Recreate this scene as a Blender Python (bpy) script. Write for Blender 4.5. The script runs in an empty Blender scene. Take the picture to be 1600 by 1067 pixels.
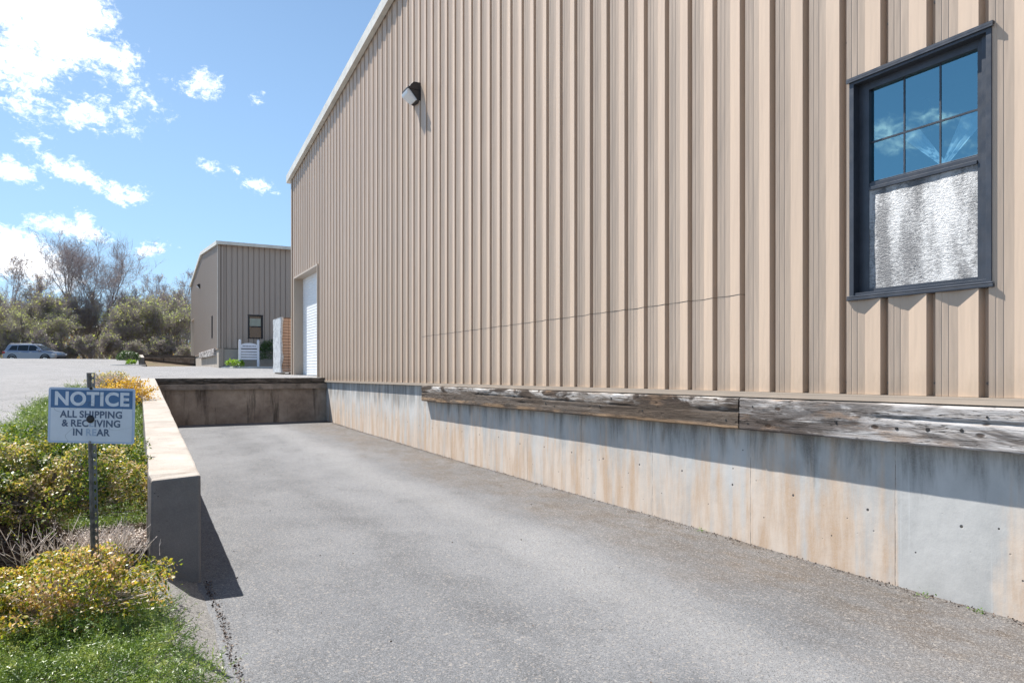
import bpy, bmesh, math, random
import numpy as np
from mathutils import Vector, noise as mnoise
random.seed(7); rng = np.random.default_rng(7)
C = bpy.context.scene.collection
scn = bpy.context.scene

# ------------------------------------------------------------------ camera
FPX = 1090.0
TH = math.atan(585.0/FPX)
cd = bpy.data.cameras.new('camera'); cam = bpy.data.objects.new('camera', cd); C.objects.link(cam)
cam.location = (0, 0, 0); cam.rotation_euler = (math.pi/2, 0, -TH)
cd.sensor_width = 36; cd.lens = FPX*36/1600; cd.shift_y = 46.5/1600
cd.clip_start = 0.05; cd.clip_end = 4000
scn.camera = cam

# ------------------------------------------------------------------ sun, sky, exposure
SUN = Vector((-.254, .506, .824)).normalized()
sl = bpy.data.lights.new('sun', 'SUN'); sl.energy = 5.0; sl.angle = math.radians(.5); sl.color = (1, .965, .915)
so = bpy.data.objects.new('sun', sl); C.objects.link(so); so.rotation_euler = SUN.to_track_quat('Z', 'Y').to_euler()
so.location = (-5, 10, 20)
scn.view_settings.view_transform = 'Standard'; scn.view_settings.look = 'None'
scn.view_settings.gamma = 1; scn.view_settings.exposure = .97

class NT:
    """tiny node-graph helper"""
    def __init__(s, tree): s.t = tree; s.n = tree.nodes; s.l = tree.links; s.n.clear()
    def new(s, ty, **kw):
        n = s.n.new(ty)
        for k, v in kw.items(): setattr(n, k, v)
        return n
    def lk(s, a, b): s.l.new(a, b)
    def put(s, sock, v):
        if isinstance(v, bpy.types.NodeSocket): s.l.new(v, sock)
        elif v is not None:
            if isinstance(v, (tuple, list)) and len(v) == 3 and sock.type == 'RGBA': v = (*v, 1)
            sock.default_value = v
    def m(s, op, a, b=None, c=None, clamp=False):
        n = s.new('ShaderNodeMath', operation=op, use_clamp=clamp)
        s.put(n.inputs[0], a)
        if b is not None: s.put(n.inputs[1], b)
        if c is not None: s.put(n.inputs[2], c)
        return n.outputs[0]
    def mix(s, f, a, b, mode='MIX'):
        n = s.new('ShaderNodeMix', data_type='RGBA', blend_type=mode, clamp_factor=True)
        s.put(n.inputs[0], f); s.put(n.inputs[6], a); s.put(n.inputs[7], b); return n.outputs[2]
    def ss(s, x, a, b, lo=0., hi=1.):
        n = s.new('ShaderNodeMapRange', interpolation_type='SMOOTHSTEP')
        s.put(n.inputs[0], x); s.put(n.inputs[1], a); s.put(n.inputs[2], b); s.put(n.inputs[3], lo); s.put(n.inputs[4], hi)
        return n.outputs[0]
    def pos(s, scale=(1, 1, 1), loc=(0, 0, 0)):
        g = s.new('ShaderNodeNewGeometry')
        mp = s.new('ShaderNodeMapping'); s.lk(g.outputs['Position'], mp.inputs[0])
        mp.inputs['Scale'].default_value = scale; mp.inputs['Location'].default_value = loc
        return mp.outputs[0]
    def xyz(s):
        g = s.new('ShaderNodeNewGeometry'); q = s.new('ShaderNodeSeparateXYZ'); s.lk(g.outputs['Position'], q.inputs[0]); return q.outputs
    def noise(s, vec, scale, detail=4, rough=.55, dist=0.):
        n = s.new('ShaderNodeTexNoise'); s.put(n.inputs['Vector'], vec); n.inputs['Scale'].default_value = scale
        n.inputs['Detail'].default_value = min(detail, 5); n.inputs['Roughness'].default_value = rough; n.inputs['Distortion'].default_value = dist
        return n.outputs[0]
    def vor(s, vec, scale, out=0, feat='F1', rand=1.):
        n = s.new('ShaderNodeTexVoronoi', feature=feat); s.put(n.inputs['Vector'], vec); n.inputs['Scale'].default_value = scale
        n.inputs['Randomness'].default_value = rand
        return n.outputs[out]
    def comb(s, x, y, z):
        n = s.new('ShaderNodeCombineXYZ'); s.put(n.inputs[0], x); s.put(n.inputs[1], y); s.put(n.inputs[2], z); return n.outputs[0]
    def ramp(s, f, stops, interp='LINEAR'):
        n = s.new('ShaderNodeValToRGB'); s.put(n.inputs[0], f); e = n.color_ramp; e.interpolation = interp
        while len(e.elements) < len(stops): e.elements.new(.5)
        for el, (p, c) in zip(e.elements, stops): el.position = p; el.color = (*c, 1) if len(c) == 3 else c
        return n.outputs[0]
    def bump(s, h, strength=.3, dist=.01):
        n = s.new('ShaderNodeBump'); s.put(n.inputs['Height'], h); n.inputs['Strength'].default_value = strength
        n.inputs['Distance'].default_value = dist; return n.outputs[0]

# --- world: Nishita sky with fair-weather clouds placed by direction (azimuth from +Y, elevation; degrees)
w = bpy.data.worlds.new('World'); scn.world = w; w.use_nodes = True
N = NT(w.node_tree)
sky = N.new('ShaderNodeTexSky', sky_type='NISHITA', sun_disc=False)
sky.sun_elevation = math.asin(SUN.z); sky.sun_rotation = math.atan2(SUN.x, SUN.y)
sky.altitude = 50; sky.air_density = 1.0; sky.dust_density = .6; sky.ozone_density = 1.6
tc = N.new('ShaderNodeTexCoord'); sp = N.new('ShaderNodeSeparateXYZ'); N.lk(tc.outputs['Generated'], sp.inputs[0])
az = N.m('MULTIPLY', N.m('ARCTAN2', sp.outputs[0], sp.outputs[1]), 57.2958)
el = N.m('MULTIPLY', N.m('ARCSINE', sp.outputs[2]), 57.2958)
# az, el, radius az, radius el, rotation, weight
BLOBS = [
 (-5.6, 23.4, 3.6, 3.6, 0, 1.55), (-1.9, 21.2, 2.8, 1.5, -35, .85), (-7.2, 19.6, 3.0, 2.2, 0, .85), (.9, 19.0, 1.5, .7, -45, .5),
 (-3.0, 17.6, 3.6, 1.0, 15, .5), (-1.0, 17.7, 1.1, .6, -50, .75), (-6.8, 17.3, 3.0, .9, 12, .5),
 (4.3, 20.6, 1.2, .95, 10, .8), (8.3, 20.3, .6, .4, 20, .55),
 (-5.6, 14.4, 1.8, .6, -35, .75), (-3.3, 13.2, 2.9, .75, -16, .9), (-.2, 12.4, 1.0, .55, 20, .7), (-7.6, 13.2, 1.6, .8, -15, .95),
 (-4.3, 9.7, 2.4, .7, -8, 1.0), (-3.4, 10.4, .9, .6, 60, .8),
 (-7.0, 7.6, 3.4, 1.7, -22, 1.5), (1.0, 8.8, 1.3, .5, 5, .75), (.4, 9.2, .6, .35, 30, .5),
 (4.9, 15.0, .9, .35, -10, .45), (6.6, 14.9, .6, .35, -30, .6), (8.6, 14.1, 1.1, .45, 5, .6),
 (-56.5, 16.4, 2.2, 1.0, 20, .7), (-59.5, 17.2, 2.0, .6, 12, .5), (-63, 14, 2, .6, 30, .5),
 (-95, 26, 14, 5, 10, .7), (150, 30, 18, 6, 0, .7)]
fld = None
for a, e, ra, re, ro, wt in BLOBS:
    r_ = math.radians(ro); dx = N.m('SUBTRACT', az, a); dy = N.m('SUBTRACT', el, e)
    p = N.m('ADD', N.m('MULTIPLY', dx, math.cos(r_)/ra), N.m('MULTIPLY', dy, math.sin(r_)/ra))
    q = N.m('ADD', N.m('MULTIPLY', dx, -math.sin(r_)/re), N.m('MULTIPLY', dy, math.cos(r_)/re))
    d = N.m('SQRT', N.m('ADD', N.m('MULTIPLY', p, p), N.m('MULTIPLY', q, q)))
    v = N.m('MULTIPLY', N.m('SUBTRACT', 1.25, d), wt)
    fld = v if fld is None else N.m('MAXIMUM', fld, v)
fld = N.m('MAXIMUM', fld, -1.2)
cv = N.comb(az, N.m('MULTIPLY', el, 1.35), 0)
n1 = N.noise(cv, .42, 9, .62, .3); n2 = N.noise(cv, 2.1, 5, .72, .5)
dens = N.m('ADD', fld, N.m('ADD', N.m('MULTIPLY', N.m('SUBTRACT', n1, .5), 3.0), N.m('MULTIPLY', N.m('SUBTRACT', n2, .5), 2.3)))
mask = N.ss(dens, .06, 1.30)
shade = N.mix(N.ss(N.noise(cv, .5, 5, .6), .42, .68), (20., 20., 20.1), (15.5, 16.2, 17.4))
skyc = N.mix(N.ss(el, 50, 3, .05, .34), N.mix(1., sky.outputs[0], (.84, 1.0, 1.14), 'MULTIPLY'), (7.4, 11.8, 17.0))   # thin bright spring haze high in the air
col = N.mix(N.m('MULTIPLY', mask, .96), skyc, shade)
bg = N.new('ShaderNodeBackground'); N.lk(col, bg.inputs[0]); bg.inputs[1].default_value = .052
wo = N.new('ShaderNodeOutputWorld'); N.lk(bg.outputs[0], wo.inputs[0])
w.cycles.sampling_method = 'MANUAL'; w.cycles.sample_map_resolution = 512

# ------------------------------------------------------------------ materials
def mat(name, fn=None, color=(.5, .5, .5), rough=.6, metal=0., spec=.5):
    m = bpy.data.materials.new(name); m.use_nodes = True; n = NT(m.node_tree)
    b = n.new('ShaderNodeBsdfPrincipled'); o = n.new('ShaderNodeOutputMaterial'); n.lk(b.outputs[0], o.inputs[0])
    b.inputs['Base Color'].default_value = (*color, 1); b.inputs['Roughness'].default_value = rough
    b.inputs['Metallic'].default_value = metal; b.inputs['Specular IOR Level'].default_value = spec
    if fn: fn(n, b, o)
    return m
def simple(name, color, rough=.6, metal=0., var=.12, sc=8., spec=.5):
    def fn(n, b, o):
        f = n.noise(n.pos(), sc, 6, .6)
        n.put(b.inputs['Base Color'], n.mix(n.ss(f, .3, .7), tuple(c*(1-var) for c in color), tuple(min(1, c*(1+var)) for c in color)))
        n.put(b.inputs['Roughness'], n.ss(n.noise(n.pos(), sc*2.3, 4), .3, .7, rough-.06, rough+.08))
    return mat(name, fn, color, rough, metal, spec)

def f_siding(n, b, o):
    x = n.xyz()
    pid = n.m('FLOOR', n.m('DIVIDE', n.m('SUBTRACT', x[1], 1.98), .9144))
    wn = n.new('ShaderNodeTexWhiteNoise', noise_dimensions='1D'); n.put(wn.inputs['W'], pid)
    base = n.mix(wn.outputs[0], (.493, .383, .293), (.548, .426, .326))
    st = n.noise(n.pos((40, 60, .25)), 1., 4, .6)                   # faint vertical run marks
    base = n.mix(n.ss(st, .45, .8, 0, .10), base, (.33, .25, .19))
    big = n.noise(n.pos((.5, .5, .35)), 1.2, 4)
    base = n.mix(n.ss(big, .35, .75, 0, .16), base, (.50, .40, .32))
    spl = n.ss(n.m('ADD', x[2], n.m('MULTIPLY', n.m('SUBTRACT', n.noise(n.pos((1, 7, 3)), 2, 5, .7), .5), .5)), .10, -.22)
    base = n.mix(n.m('MULTIPLY', spl, .30), base, (.30, .22, .15))      # splash dirt along the foot of the sheets
    lap = n.ss(n.m('ABSOLUTE', n.m('SUBTRACT', n.m('FRACT', n.m('DIVIDE', n.m('SUBTRACT', x[1], 1.98), .9144)), .5)), .494, .5)
    base = n.mix(n.m('MULTIPLY', lap, .45), base, (.16, .12, .09))      # panel laps
    n.put(b.inputs['Base Color'], base)
    n.put(b.inputs['Roughness'], n.ss(n.noise(n.pos((1, 1, .3)), 3, 4), .3, .7, .34, .46))
    n.put(b.inputs['Normal'], n.bump(n.noise(n.pos((1, 5, .6)), 1.4, 3), .35, .03))
M = {}
M['siding'] = mat('siding_paint', f_siding, rough=.4, spec=.32)
def f_siding_plain(n, b, o):
    big = n.noise(n.pos((2, 2, .5)), 1.5, 4)
    n.put(b.inputs['Base Color'], n.mix(big, (.43, .35, .275), (.48, .39, .305)))
M['tan_trim'] = mat('tan_trim_paint', f_siding_plain, rough=.42)
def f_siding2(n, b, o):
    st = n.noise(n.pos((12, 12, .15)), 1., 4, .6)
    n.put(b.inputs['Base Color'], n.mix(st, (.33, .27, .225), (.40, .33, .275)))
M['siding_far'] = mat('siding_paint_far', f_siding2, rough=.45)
M['rake'] = simple('rake_trim_paint', (.62, .60, .54), .45, sc=3)
M['roof'] = simple('roof_metal', (.55, .55, .52), .4, sc=2)
M['door'] = simple('door_white_paint', (.78, .80, .82), .4, var=.04, sc=2)

def f_found(n, b, o):
    x = n.xyz(); y, z = x[1], x[2]
    base = n.ramp(n.noise(n.pos((1, 1, .8)), 2.2, 8, .62), [(.25, (.34, .34, .33)), (.5, (.49, .485, .465)), (.8, (.62, .61, .585))])
    sv = n.pos((1, 4.5, .22)); s1 = n.noise(sv, 1.6, 7, .62, .15)
    sv2 = n.pos((1, 11, .35), (0, 3, 0)); s2 = n.noise(sv2, 1.0, 5, .6, .1)
    # rust coloured runs, heavier low on the wall, absent on the newer near panel
    low = n.ss(z, -.45, -1.25, .0, 1.)
    amt = n.m('ADD', n.m('MULTIPLY', low, .52), n.m('ADD', n.m('MULTIPLY', n.m('SUBTRACT', s1, .5), 2.1), n.m('MULTIPLY', n.m('SUBTRACT', s2, .5), .7)))
    near = n.ss(n.m('ADD', y, n.m('MULTIPLY', n.m('SUBTRACT', n.noise(n.pos(), 3, 3), .5), .25)), 2.15, 2.3)
    near2 = n.ss(y, 2.84, 2.78)
    clean = n.m('MULTIPLY', near, near2)
    amt = n.m('SUBTRACT', amt, n.m('MULTIPLY', clean, .8))
    rust = n.ss(n.m('ADD', amt, n.m('MULTIPLY', n.m('SUBTRACT', n.noise(n.pos((1, 2, 1.3), (0, 1, 8)), 3.5, 7, .7), .5), .8)), -.14, .66)
    base = n.mix(n.m('MULTIPLY', rust, .9), base, n.mix(n.ss(n.noise(n.pos((1, 5, .8), (0, 4, 0)), 1.3, 6, .65), .35, .65), (.54, .37, .235), (.68, .56, .45)))
    # white lime streaks and dark algae at top
    wh = n.ss(n.noise(n.pos((1, 16, .3), (0, 9, 0)), 1., 4, .6), .64, .74)
    base = n.mix(n.m('MULTIPLY', wh, .55), base, (.62, .63, .62))
    dk = n.ss(n.m('ADD', n.noise(n.pos((1, 3.4, .5), (0, 5, 2)), 1.3, 6, .72, .3), n.ss(z, -1.05, -.4, -.20, .10)), .47, .74)
    base = n.mix(n.m('MULTIPLY', dk, .75), base, (.10, .095, .085))
    # form joints
    jn = n.m('ABSOLUTE', n.m('SUBTRACT', n.m('FRACT', n.m('DIVIDE', n.m('SUBTRACT', y, 2.83-12.2), 1.22)), .5))
    jl = n.ss(n.m('SUBTRACT', .5, jn), .004, .0)
    base = n.mix(n.m('MULTIPLY', jl, n.ss(n.noise(n.pos(), 9, 3), .35, .6)), base, (.16, .13, .11))
    # tie holes in two rows
    def holes(z0, off, r):
        py = n.m('MULTIPLY', n.m('SUBTRACT', n.m('FRACT', n.m('DIVIDE', n.m('ADD', y, off), .61)), .5), .61)
        jz = n.m('MULTIPLY', n.m('SUBTRACT', n.noise(n.comb(n.m('FLOOR', n.m('DIVIDE', n.m('ADD', y, off), .61)), z0, 0), 3.7, 0), .5), .10)
        pz = n.m('SUBTRACT', n.m('SUBTRACT', z, z0), jz)
        return n.ss(n.m('SQRT', n.m('ADD', n.m('MULTIPLY', py, py), n.m('MULTIPLY', pz, pz))), r, r*.6)
    h = n.m('MAXIMUM', holes(-.93, .33, .012), holes(-1.17, .05, .007))
    vo = n.vor(n.pos((1, 1, 1)), 9); pit = n.ss(vo, .07, .04)
    pit = n.m('MULTIPLY', pit, n.ss(n.noise(n.pos(), 5, 2), .5, .6))
    h = n.m('MAXIMUM', h, pit)
    base = n.mix(h, base, (.035, .03, .028))
    fine = n.noise(n.pos(), 90, 4, .7)
    base = n.mix(n.ss(fine, .3, .75, 0, .22), base, (.62, .6, .57))
    n.put(b.inputs['Base Color'], base)
    hh = n.m('ADD', n.m('MULTIPLY', fine, .25), n.m('SUBTRACT', n.noise(n.pos(), 12, 5), n.m('ADD', n.m('MULTIPLY', h, 2.), jl)))
    n.put(b.inputs['Normal'], n.bump(hh, .35, .006))
M['foundation'] = mat('stained_concrete', f_found, rough=.9, spec=.2)

def concrete(name, c0, c1, dark=.3, darkc=(.08, .07, .06), sc=3., streak=False, bstr=.4, side=None):
    def fn(n, b, o):
        f = n.noise(n.pos(), sc, 9, .68)
        base = n.ramp(f, [(.3, c0), (.7, c1)])
        if side:      # shade put into the colour: upright faces painted darker, the sunlit top paler
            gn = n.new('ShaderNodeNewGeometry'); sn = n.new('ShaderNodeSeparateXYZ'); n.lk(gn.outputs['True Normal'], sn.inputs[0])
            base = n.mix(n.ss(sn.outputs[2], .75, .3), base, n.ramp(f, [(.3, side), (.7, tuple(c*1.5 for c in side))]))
        v = n.pos((3, 3, .3), (2, 0, 0)) if streak else n.pos((1, 1, 1), (7, 0, 0))
        d = n.noise(v, sc*.8, 7, .7, .3)
        base = n.mix(n.ss(d, .5, .68, 0, dark), base, darkc)
        g = n.noise(n.pos(), 110, 3, .7)
        base = n.mix(n.ss(g, .35, .7, .0, .30), base, n.mix(1., base, (1.6, 1.6, 1.6), 'MULTIPLY'))
        pit = n.ss(n.vor(n.pos(), 26), .13, .06); pit = n.m('MULTIPLY', pit, n.ss(n.noise(n.pos(), 4, 2), .5, .62))
        base = n.mix(pit, base, (.04, .038, .035))
        n.put(b.inputs['Base Color'], base)
        n.put(b.inputs['Normal'], n.bump(n.m('SUBTRACT', n.m('ADD', f, n.m('MULTIPLY', g, .3)), pit), bstr, .008))
    return mat(name, fn, rough=.92, spec=.2)
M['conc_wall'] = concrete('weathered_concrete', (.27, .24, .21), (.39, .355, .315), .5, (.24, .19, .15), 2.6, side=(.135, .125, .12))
M['conc_dock'] = concrete('dock_concrete', (.19, .145, .115), (.42, .34, .27), .75, (.045, .038, .032), 2.0, True, .7)
M['conc_far'] = concrete('far_concrete', (.33, .29, .245), (.44, .39, .33), .3, (.2, .17, .14), 1.2, True)
M['kerb'] = concrete('kerb_concrete', (.48, .47, .44), (.62, .60, .56), .15, (.3, .28, .25), 3)

def asphalt(name, c0, c1, warm=(.30, .27, .24), ramp=False, coarse=230.):
    def fn(n, b, o):
        x = n.xyz()
        big = n.noise(n.pos(), .55, 6, .6, .4)
        base = n.mix(n.ss(big, .3, .72), c0, c1)
        mid = n.noise(n.pos((1, .45, 1)), 3.0, 6, .62)
        base = n.mix(n.ss(mid, .48, .72, 0, .42), base, tuple(c*.55 for c in c0))
        if ramp:
            # dirt wash and oil along the foot of the building wall, wheel wear further out
            e = n.m('ADD', x[0], n.m('MULTIPLY', n.m('SUBTRACT', n.noise(n.pos((1, .35, 1), (3, 1, 0)), 1.4, 6, .65), .5), 1.7))
            dirt = n.ss(e, 2.9, 3.9)
            spot = n.ss(n.noise(n.pos((1, .5, 1)), 5, 6, .7), .38, .66)
            base = n.mix(n.m('MULTIPLY', dirt, n.m('ADD', .50, n.m('MULTIPLY', spot, .45))), base, n.mix(n.noise(n.pos(), 1.3, 4), (.055, .050, .046), (.135, .10, .07)))
            w_ = n.m('ABSOLUTE', n.m('SUBTRACT', n.m('ADD', x[0], n.m('MULTIPLY', n.m('SUBTRACT', n.noise(n.pos((.3, .18, 1), (1, 5, 0)), 1.5, 3), .5), 1.2)), 1.75))
            base = n.mix(n.m('MULTIPLY', n.ss(w_, .38, .05), n.ss(n.noise(n.pos((1, .6, 1)), 2.2, 5, .65), .35, .7, .15, .6)), base, tuple(c*.6 for c in c0))
            w2 = n.m('ABSOLUTE', n.m('SUBTRACT', n.m('ADD', x[0], n.m('MULTIPLY', n.m('SUBTRACT', n.noise(n.pos((.3, .2, 1), (9, 2, 0)), 1.5, 3), .5), .8)), 2.75))
            base = n.mix(n.ss(w2, .45, .05, 0, .35), base, (.27, .27, .27))
        ag = n.vor(n.pos(), coarse, 1); sg = n.new('ShaderNodeSeparateColor'); n.lk(ag, sg.inputs[0])
        base = n.mix(n.ss(sg.outputs[0], .6, 1., 0, .42), base, (.34, .34, .345))
        base = n.mix(n.ss(sg.outputs[1], .60, 1., 0, .80), base, (.055, .052, .05))
        ag2 = n.vor(n.pos(), coarse*.42, 1); s2 = n.new('ShaderNodeSeparateColor'); n.lk(ag2, s2.inputs[0])
        base = n.mix(n.ss(s2.outputs[0], .86, 1., 0, .22), base, (.45, .41, .37))
        base = n.mix(n.ss(s2.outputs[1], .90, 1., 0, .6), base, warm)
        n.put(b.inputs['Base Color'], base)
        hgt = n.m('ADD', n.m('MULTIPLY', n.vor(n.pos(), coarse, 0), -1.), n.noise(n.pos(), 25, 3))
        n.put(b.inputs['Normal'], n.bump(hgt, .5, .004))
    return mat(name, fn, rough=.93, spec=.25)
M['asphalt'] = asphalt('ramp_asphalt', (.122, .126, .134), (.180, .184, .192), ramp=True)
M['lot'] = asphalt('parking_lot_asphalt', (.20, .198, .20), (.255, .25, .25), coarse=110.)
M['apron'] = asphalt('apron_asphalt', (.15, .145, .14), (.21, .20, .185), coarse=170.)

def f_mulch(n, b, o):
    v = n.vor(n.pos((1, 1.7, 1)), 55, 1); s = n.new('ShaderNodeSeparateColor'); n.lk(v, s.inputs[0])
    c = n.ramp(s.outputs[0], [(0, (.045, .028, .022)), (.5, (.12, .085, .07)), (.8, (.22, .17, .14)), (1, (.36, .30, .26))])
    n.put(b.inputs['Base Color'], c)
    n.put(b.inputs['Normal'], n.bump(n.m('ADD', n.noise(n.pos(), 30, 6, .7), s.outputs[0]), .9, .03))
M['mulch'] = mat('bark_mulch', f_mulch, rough=.95, spec=.1)
def f_litter(n, b, o):
    f = n.noise(n.pos(), .8, 9, .7)
    n.put(b.inputs['Base Color'], n.ramp(f, [(.3, (.07, .055, .04)), (.5, (.16, .12, .085)), (.7, (.10, .12, .05))]))
    n.put(b.inputs['Normal'], n.bump(f, .8, .2))
M['litter'] = mat('woodland_floor', f_litter, rough=1., spec=.1)

def f_wood(dark):
    def fn(n, b, o):
        g = n.noise(n.pos((6, .95, 17)), 3.2, 8, .70, .7)
        g2 = n.noise(n.pos((9, 1.5, 34), (2, 3, 1)), 4., 6, .72, .4)
        base = n.ramp(g, [(.30, (.10, .078, .06)), (.40, (.27, .225, .19)), (.52, (.47, .44, .41)), (.68, (.70, .69, .68))] if dark > .8 else [(.24, (.20, .16, .13)), (.36, (.40, .36, .33)), (.52, (.49, .465, .45)), (.72, (.60, .59, .58))])
        base = n.mix(n.ss(g2, .52, .66, 0, .55 if dark > .8 else .35), base, (.13, .10, .08))
        big = n.noise(n.pos((1, .55, 2.4), (4, 0, 0)), 1.9, 6, .65, .5)
        if dark < .8: base = n.mix(n.m('MULTIPLY', n.ss(n.xyz()[1], 2.7, 3.9, 0, .9), n.ss(n.m('ADD', n.xyz()[2], n.m('MULTIPLY', n.m('SUBTRACT', g, .5), .2)), -.30, -.38)), base, (.07, .05, .04))
        base = n.mix(n.ss(big, .47, .56, 0, min(1, dark+.15)), base, (.055, .04, .032))
        br = n.noise(n.pos((1, .7, 3), (8, 4, 0)), 2.3, 5, .65)
        base = n.mix(n.ss(br, .54, .68, 0, .6), base, (.27, .175, .11))
        cr = n.ss(n.m('ABSOLUTE', n.m('SUBTRACT', n.noise(n.pos((2, .35, 9), (0, 2, 6)), 2.4, 4, .6, .3), .5)), .012, .002)
        base = n.mix(n.m('MULTIPLY', cr, .9), base, (.02, .016, .013))
        kn = n.vor(n.pos((1, 1.0, 2.2)), 4.2); kk = n.ss(kn, .15, .08)
        base = n.mix(n.m('MULTIPLY', kk, .85), base, (.05, .03, .02))
        if dark > .8:  # old timber stained black and brown along its lower half
            zz = n.m('ADD', n.xyz()[2], n.m('MULTIPLY', n.m('SUBTRACT', n.noise(n.pos((1, .8, 5), (1, 1, 1)), 2.5, 6, .7), .5), .34))
            base = n.mix(n.ss(zz, -.24, -.35, 0, .92), base, n.mix(g2, (.035, .028, .024), (.15, .11, .08)))
            bt = n.ss(n.m('ADD', n.xyz()[2], n.m('MULTIPLY', n.m('SUBTRACT', br, .5), .06)), -.425, -.445)
            base = n.mix(n.m('MULTIPLY', bt, n.ss(br, .42, .6, 0, .6)), base, (.40, .26, .15))
        n.put(b.inputs['Base Color'], base)
        n.put(b.inputs['Normal'], n.bump(n.m('SUBTRACT', n.m('ADD', g, n.m('MULTIPLY', g2, .8)), n.m('MULTIPLY', n.m('ADD', cr, kk), .7)), .7, .012))
    return fn
M['timber'] = mat('weathered_timber', f_wood(.55), rough=.9, spec=.2)
M['timber_dark'] = mat('dark_weathered_timber', f_wood(.88), rough=.9, spec=.2)
def f_dockwood(n, b, o):
    g = n.noise(n.pos((1.2, 8, 14)), 3., 8, .7, .6)
    base = n.ramp(g, [(.3, (.03, .026, .024)), (.5, (.10, .085, .07)), (.62, (.25, .21, .175)), (.75, (.13, .10, .085))])
    n.put(b.inputs['Base Color'], base); n.put(b.inputs['Normal'], n.bump(g, .9, .03))
M['dockwood'] = mat('dock_bumper_timber', f_dockwood, rough=.95, spec=.15)
M['dock_bumper'] = concrete('grey_dock_beam', (.16, .13, .105), (.34, .28, .23), .6, (.05, .04, .035), 3., False, .8)
M['hole'] = simple('bolt_iron', (.02, .018, .016), .8)
M['frame'] = simple('window_frame_aluminium', (.058, .064, .078), .40, .3, .15, 6)
M['frame_dark'] = simple('dark_window_frame', (.018, .02, .024), .5)
def f_glass(tint, refl):
    def fn(n, b, o):
        gl = n.new('ShaderNodeBsdfGlossy'); gl.inputs['Roughness'].default_value = .02; n.put(gl.inputs['Color'], tint)
        n.put(gl.inputs['Normal'], n.bump(n.noise(n.pos(), 2.5, 2), .05, .02))
        tr = n.new('ShaderNodeBsdfTransparent'); n.put(tr.inputs['Color'], (.55, .75, .85))
        mx = n.new('ShaderNodeMixShader'); mx.inputs[0].default_value = refl
        n.lk(tr.outputs[0], mx.inputs[1]); n.lk(gl.outputs[0], mx.inputs[2]); n.lk(mx.outputs[0], o.inputs[0])
    return fn
M['glass'] = mat('tinted_glass', f_glass((.32, .60, .70), .5))
M['glass_far'] = mat('dark_glass', f_glass((.5, .5, .5), .15))
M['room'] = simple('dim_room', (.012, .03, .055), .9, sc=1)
M['curtain'] = simple('curtain_cloth', (.80, .88, .92), .8, sc=3)
M['blind'] = simple('cream_blind', (.62, .56, .42), .8, sc=3)
def f_foil(n, b, o):
    g = n.noise(n.pos((1, 26, 70)), 1.5, 8, .75, .6)
    bl = n.noise(n.pos((1, 3.6, .9), (0, .55, .2)), 1.6, 4, .55)
    n.put(b.inputs['Base Color'], n.mix(n.ss(n.m('ADD', g, n.m('MULTIPLY', n.m('SUBTRACT', bl, .5), 1.7)), .26, .72), (.13, .135, .145), (.52, .53, .54)))
    b.inputs['Metallic'].default_value = .15; b.inputs['Roughness'].default_value = .5
    n.put(b.inputs['Normal'], n.bump(g, .9, .012))
M['foil'] = mat('foil_insulation', f_foil)
M['lamp_body'] = simple('bronze_housing', (.022, .020, .022), .5)
def f_lens(n, b, o):
    b.inputs['Base Color'].default_value = (.75, .8, .84, 1); b.inputs['Roughness'].default_value = .25
    n.put(b.inputs['Normal'], n.bump(n.noise(n.pos((1, 8, 60)), 1, 2), .3, .01))
M['lens'] = mat('prismatic_lens', f_lens)
# sign
def f_signface(c, sc=1.):
    def fn(n, b, o):
        s = n.noise(n.pos((9, 9, 9)), 1., 6, .7)
        scr = n.ss(n.m('ABSOLUTE', n.m('SUBTRACT', n.noise(n.pos((3, 3, 6)), 1.2, 2, .5), .5)), .006, .001)
        base = n.mix(n.ss(s, .4, .75, 0, .22), c, tuple(x*.6 for x in c))
        base = n.mix(n.m('MULTIPLY', scr, .5), base, tuple(x*.45 for x in c))
        n.put(b.inputs['Base Color'], base)
    return fn
M['sign_white'] = mat('sign_white', f_signface((.66, .69, .74)), rough=.45)
M['sign_blue'] = mat('sign_blue', f_signface((.06, .15, .30)), rough=.45)
M['sign_edge'] = mat('sign_edge_blue', f_signface((.48, .56, .70)), rough=.45)
M['sign_text'] = mat('sign_text_dark', f_signface((.085, .12, .19)), rough=.5)
M['sign_text_faded'] = mat('sign_text_faded', f_signface((.40, .48, .60)), rough=.5)
M['galv'] = simple('galvanised_steel', (.22, .21, .20), .5, .5, .35, 30)
M['black'] = simple('black_rubber', (.012, .012, .013), .5)
M['white_paint'] = simple('white_painted_wood', (.72, .76, .82), .5, var=.05, sc=3)
M['grey_text'] = simple('grey_lettering', (.10, .12, .17), .6)
def f_wrap(n, b, o):
    g = n.noise(n.pos((3, 3, 9)), 2., 7, .7, .8)
    n.put(b.inputs['Base Color'], n.ramp(g, [(.3, (.38, .40, .42)), (.6, (.62, .64, .65))]))
    b.inputs['Roughness'].default_value = .3; n.put(b.inputs['Normal'], n.bump(g, .9, .04))
M['wrap'] = mat('stretch_wrap', f_wrap)
def f_brick(n, b, o):
    x = n.xyz(); row = n.m('FRACT', n.m('DIVIDE', x[2], .095))
    l = n.ss(n.m('ABSOLUTE', n.m('SUBTRACT', row, .5)), .38, .48)
    wn = n.noise(n.pos((3, 3, 10)), 2., 5, .7)
    base = n.mix(wn, (.42, .27, .19), (.60, .43, .32))
    base = n.mix(n.m('MULTIPLY', l, .7), base, (.10, .06, .04))
    n.put(b.inputs['Base Color'], base)
M['brick'] = mat('tan_brick', f_brick, rough=.8)
M['wood_raw'] = simple('pallet_wood', (.26, .19, .12), .8)

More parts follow.
